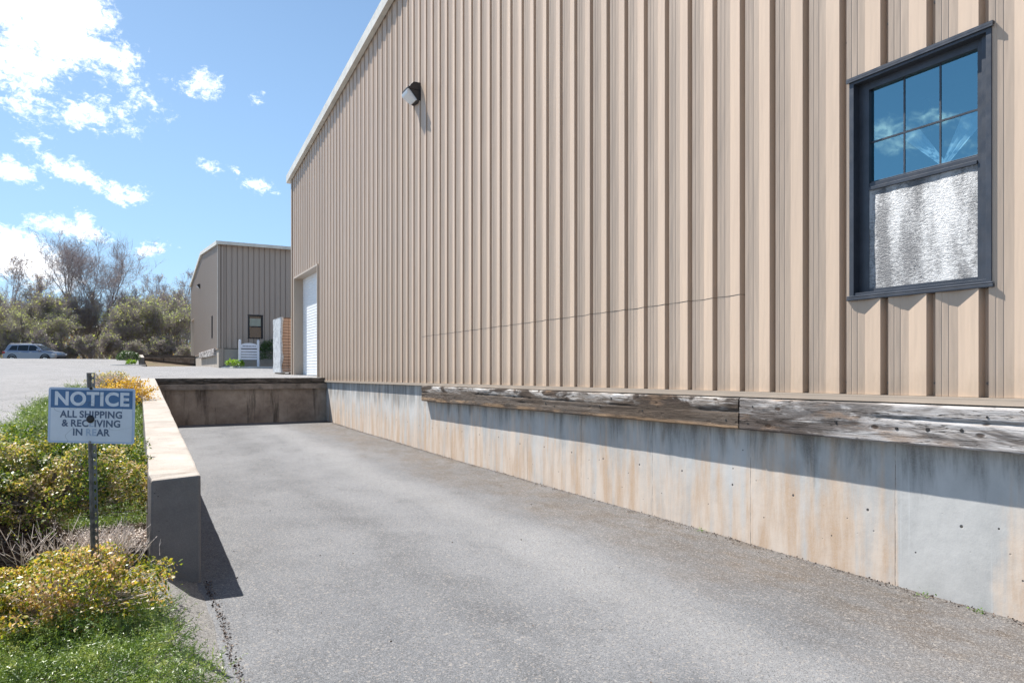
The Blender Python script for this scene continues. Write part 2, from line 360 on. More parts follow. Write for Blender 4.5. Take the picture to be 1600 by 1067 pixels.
def leafmat(name, stops, sc_small=70., sc_big=3., k=.55, trans=.35):
    def fn(n, b, o):
        p = n.pos(); sn = n.new('ShaderNodeVectorMath', operation='SNAP'); n.lk(p, sn.inputs[0]); sn.inputs[1].default_value = (1/sc_small,)*3
        wn = n.new('ShaderNodeTexWhiteNoise', noise_dimensions='3D'); n.lk(sn.outputs[0], wn.inputs['Vector'])
        bg_ = n.noise(p, sc_big, 4, .6)
        f = n.m('ADD', n.m('MULTIPLY', wn.outputs[0], 1-k), n.m('MULTIPLY', n.ss(bg_, .3, .7), k))
        c = n.ramp(f, stops)
        n.put(b.inputs['Base Color'], c); b.inputs['Roughness'].default_value = .42; b.inputs['Specular IOR Level'].default_value = .45
        t = n.new('ShaderNodeBsdfTranslucent'); n.put(t.inputs['Color'], n.mix(1., c, (1.5, 1.5, .7), 'MULTIPLY'))
        mx = n.new('ShaderNodeMixShader'); mx.inputs[0].default_value = trans
        n.lk(b.outputs[0], mx.inputs[1]); n.lk(t.outputs[0], mx.inputs[2]); n.lk(mx.outputs[0], o.inputs[0])
    return mat(name, fn)
M['azalea'] = leafmat('azalea_leaf', [(.0, (.015, .035, .008)), (.38, (.06, .12, .016)), (.52, (.23, .28, .03)), (.68, (.48, .38, .11)), (.84, (.60, .42, .30)), (1., (.80, .74, .66))], k=.5)
M['azalea_near'] = leafmat('azalea_leaf_gold', [(.0, (.015, .035, .008)), (.26, (.07, .12, .018)), (.42, (.26, .30, .03)), (.56, (.50, .43, .06)), (.68, (.60, .34, .13)), (.82, (.62, .42, .32)), (1., (.85, .80, .74))], sc_big=5., k=.45)
M['juniper'] = leafmat('juniper_needle', [(.0, (.03, .06, .018)), (.4, (.10, .17, .045)), (.7, (.22, .30, .085)), (1., (.42, .44, .18))], 28, 5, .4, .25)
M['gold'] = leafmat('golden_spirea_leaf', [(.0, (.14, .13, .015)), (.35, (.50, .27, .03)), (.7, (.62, .40, .04)), (1., (.70, .56, .10))], 40, 4, .4)
M['green_bush'] = leafmat('box_leaf', [(.0, (.02, .05, .01)), (.6, (.05, .11, .015)), (1., (.17, .25, .03))], 30, 3, .5, .15)
M['bright_leaf'] = leafmat('bright_leaf', [(.0, (.12, .25, .02)), (1., (.35, .5, .05))], 30, 3, .5)
M['weed'] = leafmat('weed_leaf', [(.0, (.08, .18, .02)), (1., (.22, .36, .06))], 60, 3, .5)
M['bud_green'] = leafmat('spring_leaf_green', [(.0, (.20, .22, .12)), (.5, (.35, .40, .18)), (1., (.50, .56, .26))], 4, .5, .5, .5)
M['bud_yellow'] = leafmat('spring_leaf_yellow', [(.0, (.26, .28, .12)), (.5, (.38, .41, .17)), (1., (.50, .52, .24))], 4, .5, .5, .5)
M['bud_olive'] = leafmat('spring_leaf_olive', [(.0, (.24, .20, .15)), (.5, (.38, .33, .23)), (1., (.52, .46, .32))], 4, .5, .5, .5)
M['bud_red'] = leafmat('spring_bud_red', [(.0, (.20, .13, .10)), (1., (.36, .25, .20))], 4, .5, .5, .5)
M['bark'] = simple('bark', (.20, .175, .16), .9, sc=6, var=.35)
M['bark_grey'] = simple('grey_bark', (.42, .38, .355), .9, sc=6, var=.3)
M['twig'] = simple('twig_bark', (.38, .325, .315), .9, sc=3, var=.3)
M['twig_pale'] = simple('bleached_twig', (.62, .54, .48), .8, sc=30, var=.3)
def f_carpaint(n, b, o):
    b.inputs['Base Color'].default_value = (.26, .30, .38, 1); b.inputs['Metallic'].default_value = .5; b.inputs['Roughness'].default_value = .3
    b.inputs['Coat Weight'].default_value = .8
M['car'] = mat('silver_car_paint', f_carpaint)
M['car_glass'] = simple('car_glass', (.012, .016, .022), .08, var=.02)
M['chrome'] = simple('alloy_metal', (.62, .64, .66), .25, .9, .05)
M['tail'] = simple('tail_lamp_red', (.35, .02, .02), .3)
M['headl'] = simple('headlamp_glass', (.65, .68, .72), .15)
M['plastic'] = simple('black_plastic', (.012, .012, .014), .6)

# ------------------------------------------------------------------ mesh helpers
def tag(o, label=None, cat=None, group=None, kind=None):
    if label: o['label'] = label
    if cat: o['category'] = cat
    if group: o['group'] = group
    if kind: o['kind'] = kind
    return o
def thing(name, loc, label, cat, group=None):
    o = bpy.data.objects.new(name, None); C.objects.link(o); o.location = loc; o.empty_display_size = .2
    return tag(o, label, cat, group)
class MB:
    def __init__(s): s.v = []; s.f = []; s.mi = []
    def add(s, vs, fs, mi=0):
        k = len(s.v); s.v += [tuple(v) for v in vs]; s.f += [tuple(i+k for i in f) for f in fs]; s.mi += [mi]*len(fs)
    def box(s, a, b, P=None, mi=0):
        (x0, y0, z0), (x1, y1, z1) = a, b
        vs = [(x0, y0, z0), (x1, y0, z0), (x1, y1, z0), (x0, y1, z0), (x0, y0, z1), (x1, y0, z1), (x1, y1, z1), (x0, y1, z1)]
        if P: vs = [P(*v) for v in vs]
        s.add(vs, [(0, 3, 2, 1), (4, 5, 6, 7), (0, 1, 5, 4), (1, 2, 6, 5), (2, 3, 7, 6), (3, 0, 4, 7)], mi)
    def tube(s, pts, rad, n=6, mi=0, cap=True):
        pts = [Vector(p) for p in pts]; R = rad if isinstance(rad, (list, tuple)) else [rad]*len(pts)
        vs = []; 
        for i, p in enumerate(pts):
            d = (pts[min(i+1, len(pts)-1)]-pts[max(i-1, 0)]).normalized()
            a = d.orthogonal().normalized() if i == 0 else (a-d*a.dot(d)).normalized()
            c = d.cross(a)
            for k in range(n):
                t = 2*math.pi*k/n; vs.append(p+(a*math.cos(t)+c*math.sin(t))*R[i])
        fs = [(i*n+k, i*n+(k+1) % n, (i+1)*n+(k+1) % n, (i+1)*n+k) for i in range(len(pts)-1) for k in range(n)]
        if cap: fs += [tuple(range(n-1, -1, -1)), tuple(range((len(pts)-1)*n, len(pts)*n))]
        s.add(vs, fs, mi)
    def prism(s, poly, P, w0, w1, mi=0):
        n = len(poly); vs = [P(u, v, w0) for u, v in poly]+[P(u, v, w1) for u, v in poly]
        s.add(vs, [tuple(range(n)), tuple(range(2*n-1, n-1, -1))]+[(i, (i+1) % n, n+(i+1) % n, n+i) for i in range(n)], mi)
    def build(s, name, mats, parent=None, bevel=0., smooth=False, fix=True):
        me = bpy.data.meshes.new(name)
        org = parent_world(parent)
        me.from_pydata([(v[0]-org[0], v[1]-org[1], v[2]-org[2]) for v in s.v], [], s.f)
        if not isinstance(mats, (list, tuple)): mats = [mats]
        for m_ in mats: me.materials.append(m_)
        if len(mats) > 1: me.polygons.foreach_set('material_index', s.mi)
        if fix or bevel:
            bm = bmesh.new(); bm.from_mesh(me)
            if fix: bmesh.ops.recalc_face_normals(bm, faces=bm.faces)
            if bevel:
                eds = [e for e in bm.edges if len(e.link_faces) == 2 and e.calc_face_angle(0) > .5]
                bmesh.ops.bevel(bm, geom=eds, offset=bevel, segments=2, profile=.6, affect='EDGES', clamp_overlap=True)
            bm.to_mesh(me); bm.free()
        if smooth: me.polygons.foreach_set('use_smooth', [True]*len(me.polygons))
        o = bpy.data.objects.new(name, me); C.objects.link(o)
        if parent: o.parent = parent
        return o
def parent_world(p):
    x = Vector((0, 0, 0))
    while p is not None: x = x+p.location; p = p.parent
    return x
def npmesh(name, V, F, mats, parent=None, mi=None, smooth=False):
    """V (n,3) world coords; F (m,k) with constant k"""
    me = bpy.data.meshes.new(name); org = np.array(parent_world(parent))
    V = np.asarray(V, float)-org; F = np.asarray(F, np.int32); k = F.shape[1]
    me.vertices.add(len(V)); me.vertices.foreach_set('co', V.ravel())
    me.loops.add(F.size); me.loops.foreach_set('vertex_index', F.ravel())
    me.polygons.add(len(F)); me.polygons.foreach_set('loop_start', np.arange(0, F.size, k)); me.polygons.foreach_set('loop_total', np.full(len(F), k))
    if not isinstance(mats, (list, tuple)): mats = [mats]
    for m_ in mats: me.materials.append(m_)
    if mi is not None: me.polygons.foreach_set('material_index', np.asarray(mi, np.int32))
    if smooth: me.polygons.foreach_set('use_smooth', [True]*len(F))
    me.update(calc_edges=True); me.validate()
    o = bpy.data.objects.new(name, me); C.objects.link(o)
    if parent: o.parent = parent
    return o
def gridmesh(name, xs, ys, zf, m, xf=None, smooth=True):
    xs = list(xs); ys = list(ys); V = []
    for y in ys:
        for x in xs:
            X = xf(x, y) if xf else x
            V.append((X, y, zf(X, y)))
    nx = len(xs); F = [(j*nx+i, j*nx+i+1, (j+1)*nx+i+1, (j+1)*nx+i) for j in range(len(ys)-1) for i in range(nx-1)]
    return npmesh(name, V, F, m, smooth=smooth)
def sst(x, a, b): t = min(1, max(0, (x-a)/(b-a))); return t*t*(3-2*t)
def nz(x, y, z=0.): return mnoise.noise(Vector((x, y, z)))

# ------------------------------------------------------------------ terrain
LY = ([-40, 4.9, 18.4, 30, 44, 52, 58, 62, 66, 72, 400], [-1.60, -.667, -.18, -.02, .25, .5, .76, .93, .90, .5, .5])
RY = ([-40, 4.9, 18.4, 44, 49, 62.6, 62.85, 70, 80, 400], [-1.60, -.667, -.175, .2, .30, .42, 1.24, 1.2, .5, .5])
def lotz(X, Y):
    l = float(np.interp(Y, *LY)); r = float(np.interp(Y, *RY))
    a, b = (.08, .35) if Y > 47 else (-1.6, .8)
    t = min(1, max(0, (X-a)/(b-a))); z = l*(1-t)+r*t
    if Y > 60 and X > 30: z = l
    return z
def rampz(X, Y): return float(np.interp(Y, [-15, 2, 5.4, 10, 16, 18.5], [-1.50, -1.40, -1.385, -1.375, -1.32, -1.29]))+.012*nz(X*.7, Y*.5, 3)
def edge(Y):  # kerbless edge between lot and planting bed
    return float(np.interp(Y, [-20, 2, 5.8, 7.3, 9.4, 12.5, 14.5, 16.2, 17.0], [-.95, -.9, -.83, -.90, -.86, -.72, -.5, -.1, .06]))+.02*nz(Y*1.7, 0, 5)
def bedz(X, Y):
    e = edge(Y); wl = float(np.interp(Y, [-20, 5.0, 7, 10, 14, 17, 30], [-1.42, -1.33, -1.22, -.85, -.42, -.22, -.2]))
    le = lotz(e, Y)-.01-.60*sst(5.75-Y, 0, .7)
    t = sst(X, e, min(e+.42, .05)) if e < .04 else 1
    return le*(1-t)+wl*t+.02*nz(X*6, Y*6)
ys = list(np.linspace(-15, 18.55, 90)); 
tag(gridmesh('driveway_ramp', np.linspace(.30, 4.40, 22), ys, rampz, M['asphalt']), kind='structure')
nx = 14
tag(gridmesh('parking_lot', np.linspace(0, 1, nx), np.linspace(-15, 18.72, 120), lotz, M['lot'], xf=lambda s, y: -60+(edge(y)+60)*(1-(1-s)**3)), kind='structure')
tag(gridmesh('driveway', [-60, -40, -20, -12, -8, -5, -3, -2, -1.6, -1, -.5, 0, .07, .36, .8, 2, 4, 8, 15, 30, 31, 45], list(np.linspace(18.72, 44, 22))+[47, 47.1, 49, 52, 55, 58, 60, 62, 62.6, 62.85, 64], lotz, M['lot']), kind='structure')
tag(gridmesh('planting_bed', np.linspace(0, 1, 26), np.linspace(0, 17.4, 160), bedz, M['mulch'], xf=lambda s, y: edge(y)-.02+(max(.08, edge(y)+.03)-edge(y)+.02+(.13 if y < 4.97 else 0))*s), kind='structure')
def groundz(X, Y):
    if Y > 64.5: return .5+.35*sst(68-Y, 0, 4)+.25*nz(X*.05, Y*.05)+(3*sst(Y, 120, 500))
    if -1.0 <= X <= 4.8 and Y < 19: return -1.62
    return lotz(X, Y)-.08 if Y > -30 else -1.7
gx = [-1500, -400, -150, -80, -50, -30, -20, -12, -8, -4, -1.2, -1.0, 4.8, 5, 8, 14, 20, 30, 31, 45, 80, 150, 400, 1500]
gy = [-800, -200, -60, -31, -29, -10, 0, 10, 18.9, 19.1, 30, 44, 52, 58, 62, 64, 65, 68, 72, 76, 80, 86, 92, 100, 120, 160, 250, 500, 1500]
tag(gridmesh('ground', gx, gy, groundz, M['litter']), kind='structure')
# low asphalt apron hugging the end of the retaining wall
def apz(s, y): 
    return 0
V = []; F = []; ny = 40; na = 9
for j in range(ny):
    y = -1+6.15*j/(ny-1)
    e = .385+.03*nz(y*1.1, 3)+.02*nz(y*4, 1)
    for i in range(na):
        s = i/(na-1); x = -.12+(e+.12)*s
        z = rampz(x, y)+.10*(1-sst(s, .45, 1.0))*(1 if s < 1 else 0)+.012*nz(x*7, y*7)*(1-s)
        V.append((x, y, z if s < 1 else rampz(e, y)-.01))
F = [(j*na+i, j*na+i+1, (j+1)*na+i+1, (j+1)*na+i) for j in range(ny-1) for i in range(na-1)]
tag(npmesh('asphalt_apron', V, F, M['apron'], smooth=True), kind='structure')

# ------------------------------------------------------------------ buildings
PITCH = .3048
PROF = [(0, .027), (.006, -.032), (.043, -.032), (.051, .0185), (.083, .0125), (.087, .0100), (.092, .0108), (.121, .0060), (.125, .0038), (.130, .0043), (.176, .0), (.3048, .027)]
def siding(name, P, u0, u1, phase, bot, top, openings, m_, parent):
    """ribbed sheet on plane P(u,v,w); u runs to the viewer's right, w outward"""
    us = []
    k = math.floor((u0-phase)/PITCH)-1
    while phase+k*PITCH < u1+PITCH:
        for du, dw in PROF[:-1]: us.append((phase+k*PITCH+du, dw))
        k += 1
    def wat(u):
        for (a, wa), (b, wb) in zip(us, us[1:]):
            if a <= u <= b: return wa+(wb-wa)*(u-a)/max(1e-9, b-a)
        return 0
    cuts = [u0, u1]+[q for o in openings for q in (o[0], o[1])]
    pts = sorted([(u, w_) for u, w_ in us if u0 < u < u1]+[(c, wat(c)) for c in cuts])
    mb = MB()
    for (a, wa), (b, wb) in zip(pts, pts[1:]):
        if b-a < 1e-6: continue
        mid = (a+b)/2; segs = [(None, None)]
        lo = [(bot(a), bot(b))]; iv = []
        op = [o for o in openings if o[0]-1e-6 <= mid <= o[1]+1e-6]
        cur = (bot(a), bot(b))
        for o in sorted(op, key=lambda q: q[2]):
            if o[2] > cur[0]+.02: iv.append((cur, (o[2], o[2])))
            cur = (o[3], o[3])
        iv.append((cur, (top(a), top(b))))
        for (la, lb), (ha, hb) in iv:
            mb.add([P(a, la, wa), P(b, lb, wb), P(b, hb, wb), P(a, ha, wa)], [(0, 1, 2, 3)])
    return mb.build(name, m_, parent, fix=False)

def window(parent, P, W, H, label, near=False, blind=False):
    """u 0..W, v 0..H; outer trim proud, sash set back"""
    fr = M['frame'] if near else M['frame_dark']
    mb = MB()
    t = .03 if near else .06
    mb.box((-.004, 0, -.12), (t, H, .024), P); mb.box((W-t, 0, -.12), (W, H, .024), P)
    mb.box((t, .0, -.12), (W-t, .03, .018), P); mb.box((t, H-.03, -.12), (W-t, H, .024), P)
    f = mb.build('window_frame', fr, parent, bevel=.002 if near else 0)
    if label: f['label'] = label
    mb = MB(); mb.box((-.02, H+.0015, -.02), (W+.012, H+.018, .036), P); mb.box((-.02, H-.012, .0265), (W+.012, H, .036), P)
    mb.build('head_flashing', fr, f)
    mb = MB(); mb.prism([(-.02, -.02), (W+.012, -.02), (W+.012, -.0005), (-.02, -.0005)], P, -.06, .031); mb.prism([(-.02, 0), (W+.012, 0), (W+.012, .012), (-.02, .012)], P, .0245, .031)
    mb.build('sill', fr, f, bevel=.004 if near else 0)
    # inner jambs
    mb = MB(); j = .075 if near else .05
    mb.box((t, .03, -.10), (t+j, H-.03, -.032), P); mb.box((W-t-j, .03, -.10), (W-t, H-.03, -.032), P)
    mb.box((t+j, H-.08, -.10), (W-t-j, H-.03, -.032), P); mb.box((t+j, .03, -.10), (W-t-j, .055, -.032), P)
    if near:
        mb.box((W-t-j*.55, .03, -.032), (W-t, H-.03, .008-.02), P)
    mb.build('inner_frame', fr, f, bevel=.0015 if near else 0)
    a, b = t+j, W-t-j; mr = H*.485
    mb = MB(); mb.box((a, mr, -.10), (b, mr+.022, -.024), P); mb.box((a, mr+.022, -.10), (b, mr+.050, -.036), P); mb.box((a, mr+.05, -.10), (b, mr+.062, -.046), P)
    mb.build('meeting_rail', fr, f, bevel=.0015 if near else 0)
    vb, vt = mr+.062, H-.08
    mb = MB()
    if near:
        for q in (1/3, 2/3): mb.box((a+(b-a)*q-.005, vb, -.0595), (a+(b-a)*q+.005, vt, -.056), P)
        mb.box((a, vb+(vt-vb)*.43-.006, -.0590), (b, vb+(vt-vb)*.43+.006, -.0550), P)
        g_ = mb.build('glazing_bars', fr, f)
    mb = MB(); mb.add([P(a, vb, -.060), P(b, vb, -.060), P(b, vt, -.060), P(a, vt, -.060)], [(0, 1, 2, 3)])
    mb.build('upper_pane', M['glass'] if near else M['glass_far'], f, fix=False)
    mb = MB()
    if near:
        nn = 24; vs = []
        for jj in range(nn+1):
            for ii in range(nn+1):
                vs.append(P(a+(b-a)*ii/nn, .055+(mr-.055)*jj/nn, -.036+.003*nz(ii*.35, jj*.3, 9)))
        mb.add(vs, [(q*(nn+1)+i, q*(nn+1)+i+1, (q+1)*(nn+1)+i+1, (q+1)*(nn+1)+i) for q in range(nn) for i in range(nn)])
        mb.build('foil_panel', M['foil'], f, fix=False, smooth=True)['label'] = 'crinkled silver foil insulation filling the lower sash'
        # room behind the upper sash, with bunched cloth
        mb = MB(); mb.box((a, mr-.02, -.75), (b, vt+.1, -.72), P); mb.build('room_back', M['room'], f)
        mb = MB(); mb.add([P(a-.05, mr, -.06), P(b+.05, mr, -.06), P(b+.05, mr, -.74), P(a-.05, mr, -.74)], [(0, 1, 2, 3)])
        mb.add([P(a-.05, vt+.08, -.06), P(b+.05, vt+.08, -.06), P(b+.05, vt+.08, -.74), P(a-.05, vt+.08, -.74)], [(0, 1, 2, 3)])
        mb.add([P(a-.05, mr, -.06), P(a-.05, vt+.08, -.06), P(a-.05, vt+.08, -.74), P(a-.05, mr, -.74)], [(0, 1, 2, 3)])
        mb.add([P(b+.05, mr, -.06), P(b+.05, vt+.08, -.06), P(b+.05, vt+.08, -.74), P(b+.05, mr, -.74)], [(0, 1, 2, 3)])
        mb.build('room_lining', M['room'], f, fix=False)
        mb = MB(); c0 = a+(b-a)*.66
        for (ua, ub) in ((-.34, -.19), (.08, .30)):      # two cloth sweeps gathered at the rail
            vs = []
            for jj in range(13):
                t_ = jj/12
                for ii in range(9):
                    s_ = ii/8; spread = .02+(1)*t_
                    u = c0+(-.02+.04*s_)*(1-t_)+(ua+(ub-ua)*s_)*t_
                    u = min(max(u, a+.002), b-.002)
                    vs.append(P(u, vb+.005+.30*t_, -.11-.05*t_-.010*math.sin(s_*18)*(t_+.3)))
            mb.add(vs, [(q*9+i, q*9+i+1, (q+1)*9+i+1, (q+1)*9+i) for q in range(12) for i in range(8)])
        mb.build('curtain', M['curtain'], f, fix=False, smooth=True)['label'] = 'pale cloth gathered in a V behind the upper panes'
    else:
        mb.add([P(a, .055, -.06), P(b, .055, -.06), P(b, mr, -.06), P(a, mr, -.06)], [(0, 1, 2, 3)])
        mb.build('lower_pane', M['glass_far'], f, fix=False)
        mb = MB(); mb.box((a, .05, -.2), (b, vt, -.18), P); mb.build('room_back', M['frame_dark'], f)
        if blind:
            mb = MB(); mb.box((a+.01, vb, -.09), (b-.01, vt-.12, -.08), P); mb.build('blind', M['blind'], f)
    return f

def warehouse(name, label, X, dY, dZ, eave, slope, Lx, main):
    y0, y1 = -.15+dY, 22.85+dY; yr = (y0+y1)/2
    root = thing(name, (X, y0, -1.6+dZ if main else -.9+dZ), label, 'building', 'tan metal warehouses with gable ends')
    sm = M['siding'] if main else M['siding_far']
    PL = lambda u, v, w_: (X-w_, -u, v)          # gable wall facing -X ; u = -Y
    bot = lambda u: -.150-.0052*(-u-dY-2)+dZ
    top = lambda u: eave+slope*((y1-y0)/2-abs(-u-yr))-.02
    dy0, dy1, dz0, dz1 = 19.28+dY, 22.44+dY, -.145+dZ, 2.88+dZ
    wy0, wy1, wz0, wz1 = (2.226, 3.130, .503, 1.988) if main else (47.15, 48.0, 2.10, 3.46)
    ops = [(-dy1, -dy0, dz0-1, dz1), (-wy1, -wy0, wz0, wz1)]
    wl = siding('gable_wall', PL, -y1, -y0, -2.294, bot, top, ops, sm, root)
    # far/near side walls (ribbed front for the second building), back
    if main:
        mb = MB()
        mb.add([(X, y1, -.3+dZ), (X+Lx, y1, -.3+dZ), (X+Lx, y1, eave), (X, y1, eave)], [(0, 1, 2, 3)])
        mb.add([(X, y0, -.3+dZ), (X+Lx, y0, -.3+dZ), (X+Lx, y0, eave), (X, y0, eave)], [(0, 1, 2, 3)])
        mb.add([(X+Lx, y0, -.3+dZ), (X+Lx, y1, -.3+dZ), (X+Lx, y1, eave), (X+Lx, yr, eave+slope*(y1-y0)/2), (X+Lx, y0, eave)], [(0, 1, 2, 3, 4)])
        mb.build('side_walls', sm, root, fix=False)
    else:
        PF = lambda u, v, w_: (u, y0-w_, v)
        siding('front_wall', PF, X, X+Lx, X+.1, lambda u: -.12+dZ, lambda u: eave-.05, [(5.77, 6.64, 1.96, 3.35)], sm, root)
        mb = MB()
        mb.add([(X, y1, -.3+dZ), (X+Lx, y1, -.3+dZ), (X+Lx, y1, eave), (X, y1, eave)], [(0, 1, 2, 3)])
        mb.add([(X+Lx, y0, -.3+dZ), (X+Lx, y1, -.3+dZ), (X+Lx, y1, eave), (X+Lx, yr, eave+slope*(y1-y0)/2), (X+Lx, y0, eave)], [(0, 1, 2, 3, 4)])
        mb.build('side_walls', sm, root, fix=False)
    # roof slabs with overhang
    rz = eave+slope*(y1-y0)/2; ov = .32
    mb = MB()
    for ya, yb in ((y0-ov, yr), (y1+ov, yr)):
        za = eave-slope*ov
        mb.add([(X-.09, ya, za+.02), (X+Lx+.1, ya, za+.02), (X+Lx+.1, yb, rz+.02), (X-.09, yb, rz+.02),
                (X-.09, ya, za+.08), (X+Lx+.1, ya, za+.08), (X+Lx+.1, yb, rz+.08), (X-.09, yb, rz+.08)],
               [(0, 3, 2, 1), (4, 5, 6, 7), (0, 1, 5, 4), (2, 3, 7, 6), (1, 2, 6, 5), (0, 4, 7, 3)])
    mb.build('roof', M['roof'], root)
    mb = MB()
    for ya, yb in ((y0-ov, yr), (y1+ov, yr)):
        za = eave-slope*ov
        for (xa, xb, lo, hi) in ((X-.135, X-.092, -.13, .10), (X-.092, X-.028, -.13, -.10)):
            mb.add([(xa, ya, za+lo), (xb, ya, za+lo), (xb, yb, rz+lo), (xa, yb, rz+lo), (xa, ya, za+hi), (xb, ya, za+hi), (xb, yb, rz+hi), (xa, yb, rz+hi)],
                   [(0, 3, 2, 1), (4, 5, 6, 7), (0, 1, 5, 4), (2, 3, 7, 6), (1, 2, 6, 5), (0, 4, 7, 3)])
    mb.build('rake_trim', M['rake'], root)
    for ya, s_ in ((y0-ov, -1), (y1+ov, 1)):
        za = eave-slope*ov; mb = MB()
        mb.box((X-.09, min(ya, ya+s_*.12), za-.11), (X+Lx, max(ya, ya+s_*.12), za+.07)); mb.build('eave_gutter', M['rake'], root)
    # corner trims
    mb = MB(); mb.box((X-.045, y1-.08, bot(-y1)), (X-.024, y1+.012, eave-.06)); mb.box((X-.045, y1+.0125, bot(-y1)), (X+.06, y1+.03, eave-.06))
    mb.build('corner_trim', M['rake'] if not main else M['tan_trim'], root)
    mb = MB(); mb.box((X-.045, y0-.012, bot(-y0)), (X-.026, y0+.08, eave-.06)); mb.build('corner_trim', M['rake'] if not main else M['tan_trim'], root)
    # base flashing
    mb = MB()
    def strip(ya, yb, wa, wb, va, vb):
        vs = []
        for y in (ya, yb):
            b_ = bot(-y)
            vs += [PL(-y, b_+va, wa), PL(-y, b_+va, wb), PL(-y, b_+vb, wb), PL(-y, b_+vb, wa)]
        mb.add(vs, [(0, 1, 2, 3), (7, 6, 5, 4), (0, 4, 5, 1), (1, 5, 6, 2), (2, 6, 7, 3), (3, 7, 4, 0)])
    strip(y0, dy0-.05, -.05, .036, -.014, -.002); strip(y0, dy0-.05, .024, .036, -.045, -.015)
    mb.build('base_flashing', M['tan_trim'], root)
    # foundation
    mb = MB(); zf = bot(0) if False else None
    vs = []
    yb_ = 18.72+dY
    for y in (y0, yb_):
        vs += [(X+.02, y, -1.7+dZ), (X+.02, y, bot(-y)-.004), (X+.3, y, bot(-y)-.004), (X+.3, y, -1.7+dZ)]
    mb.add(vs, [(0, 1, 2, 3), (7, 6, 5, 4), (0, 4, 5, 1), (1, 5, 6, 2), (2, 6, 7, 3), (3, 7, 4, 0)])
    mb.box((X+.024, yb_+.001, -1.7+dZ), (X+.3, y1, -.17+dZ))
    mb.box((X+.3, y1-.3, -1.7+dZ), (X+Lx, y1-.004, -.2+dZ)); 
    mb.box((X+.3, y0+.004, -1.7+dZ), (X+Lx, y0+.3, -.16+dZ))
    mb.build('foundation', M['foundation'] if main else M['conc_far'], root)
    # roll-up door
    rc = .25
    mb = MB(); zz = dz0+.02
    vs = []; k = 0
    while zz < dz1+.2:
        for dv, dw in ((0, 0), (.012, .008), (.06, .008), (.072, 0)):
            vs.append((zz+dv, dw))
        zz += .084
    pr = [(v, w_) for v, w_ in vs]
    for (va, wa), (vb, wb) in zip(pr, pr[1:]):
        mb.add([(X+rc-wa, dy0-.3, va), (X+rc-wa, dy1+.1, va), (X+rc-wb, dy1+.1, vb), (X+rc-wb, dy0-.3, vb)], [(0, 1, 2, 3)])
    d = mb.build('roll_up_door', M['door'], root, fix=False)
    mb = MB(); mb.box((X+rc-.02, dy0-.3, dz0), (X+rc+.01, dy1+.1, dz0+.019)); mb.build('door_seal', M['black'], d)
    mb = MB()
    t = .05
    mb.box((X-.034, dy1, dz0-.1), (X+rc, dy1+t, dz1+t)); mb.box((X-.034, dy0-t, dz0-.1), (X+rc, dy0, dz1+t))
    mb.box((X-.034, dy0, dz1), (X+rc, dy1, dz1+t))
    mb.build('door_jamb', M['tan_trim'], root)
    mb = MB(); mb.box((X-.02, dy0-.05, dz0-.14), (X+rc+.02, dy1+.05, dz0-.001)); mb.build('door_sill', M['kerb'], root)
    if main:
        window(root, lambda u, v, w_: (X-w_, wy1-u, wz0+v), wy1-wy0, wz1-wz0, 'grey aluminium sash window with blue glass above and silver foil below', near=True)
        # visible fixing screws along the girt lines, in the valleys
        sc = MB(); k = 0
        for yy in np.arange(2.294-.0245-2*PITCH, 9.0, PITCH):
            for zz in (.02+bot(-yy)+.06, 2.29, 4.0):
                if wy0-.02 < yy < wy1+.02 and wz0-.05 < zz < wz1+.05: continue
                c = MB(); c.tube([(X+.033, yy, zz), (X+.020, yy, zz)], [.011, .008], 8)
                c.build('screw', M['galv'], root)
    else:
        window(root, lambda u, v, w_: (X-w_, wy1-u, wz0+v), wy1-wy0, wz1-wz0, None)
        window(root, lambda u, v, w_: (5.77+u, y0-w_, 1.96+v), .87, 1.39, 'small dark framed window with a cream blind on the shaded front', blind=True)
        mb = MB(); mb.box((X+.17, y0-.10, .30), (X+.27, y0-.03, eave-.2)); mb.build('downspout', M['siding_far'], root, bevel=.01)
    return root
MAINW = warehouse('metal_warehouse', 'tan ribbed metal warehouse filling the right side beside the ramp', 4.34, 0, 0, 6.20, .100, 32, True)
FARW = warehouse('metal_warehouse', 'smaller looking tan warehouse at the far end past the driveway', 4.15, 44.15, 1.47, 7.50, .093, 30, False)

# thin dark score running level across the ribs, following the sheet
mb = MB(); pts = []
k = -1
while True:
    done = False
    for du, dw in PROF[:-1]:
        u = -2.294+k*PITCH+du; y = -u
        if 4.1 < y < 11.35: pts.append((4.34-dw-.0016, y, .625+.005*nz(y*3, 0, 4)-.004*(y-4), .0016+.0014*max(0, nz(y*9, 2)+.3)))
    k -= 1
    if k < -34: break
pts = sorted(pts, key=lambda p: p[1])
for p, q in zip(pts, pts[1:]):
    mb.add([(p[0], p[1], p[2]-p[3]), (q[0], q[1], q[2]-q[3]), (q[0], q[1], q[2]+q[3]), (p[0], p[1], p[2]+p[3])], [(0, 1, 2, 3)])
mb.build('score_line', M['black'], MAINW, fix=False)

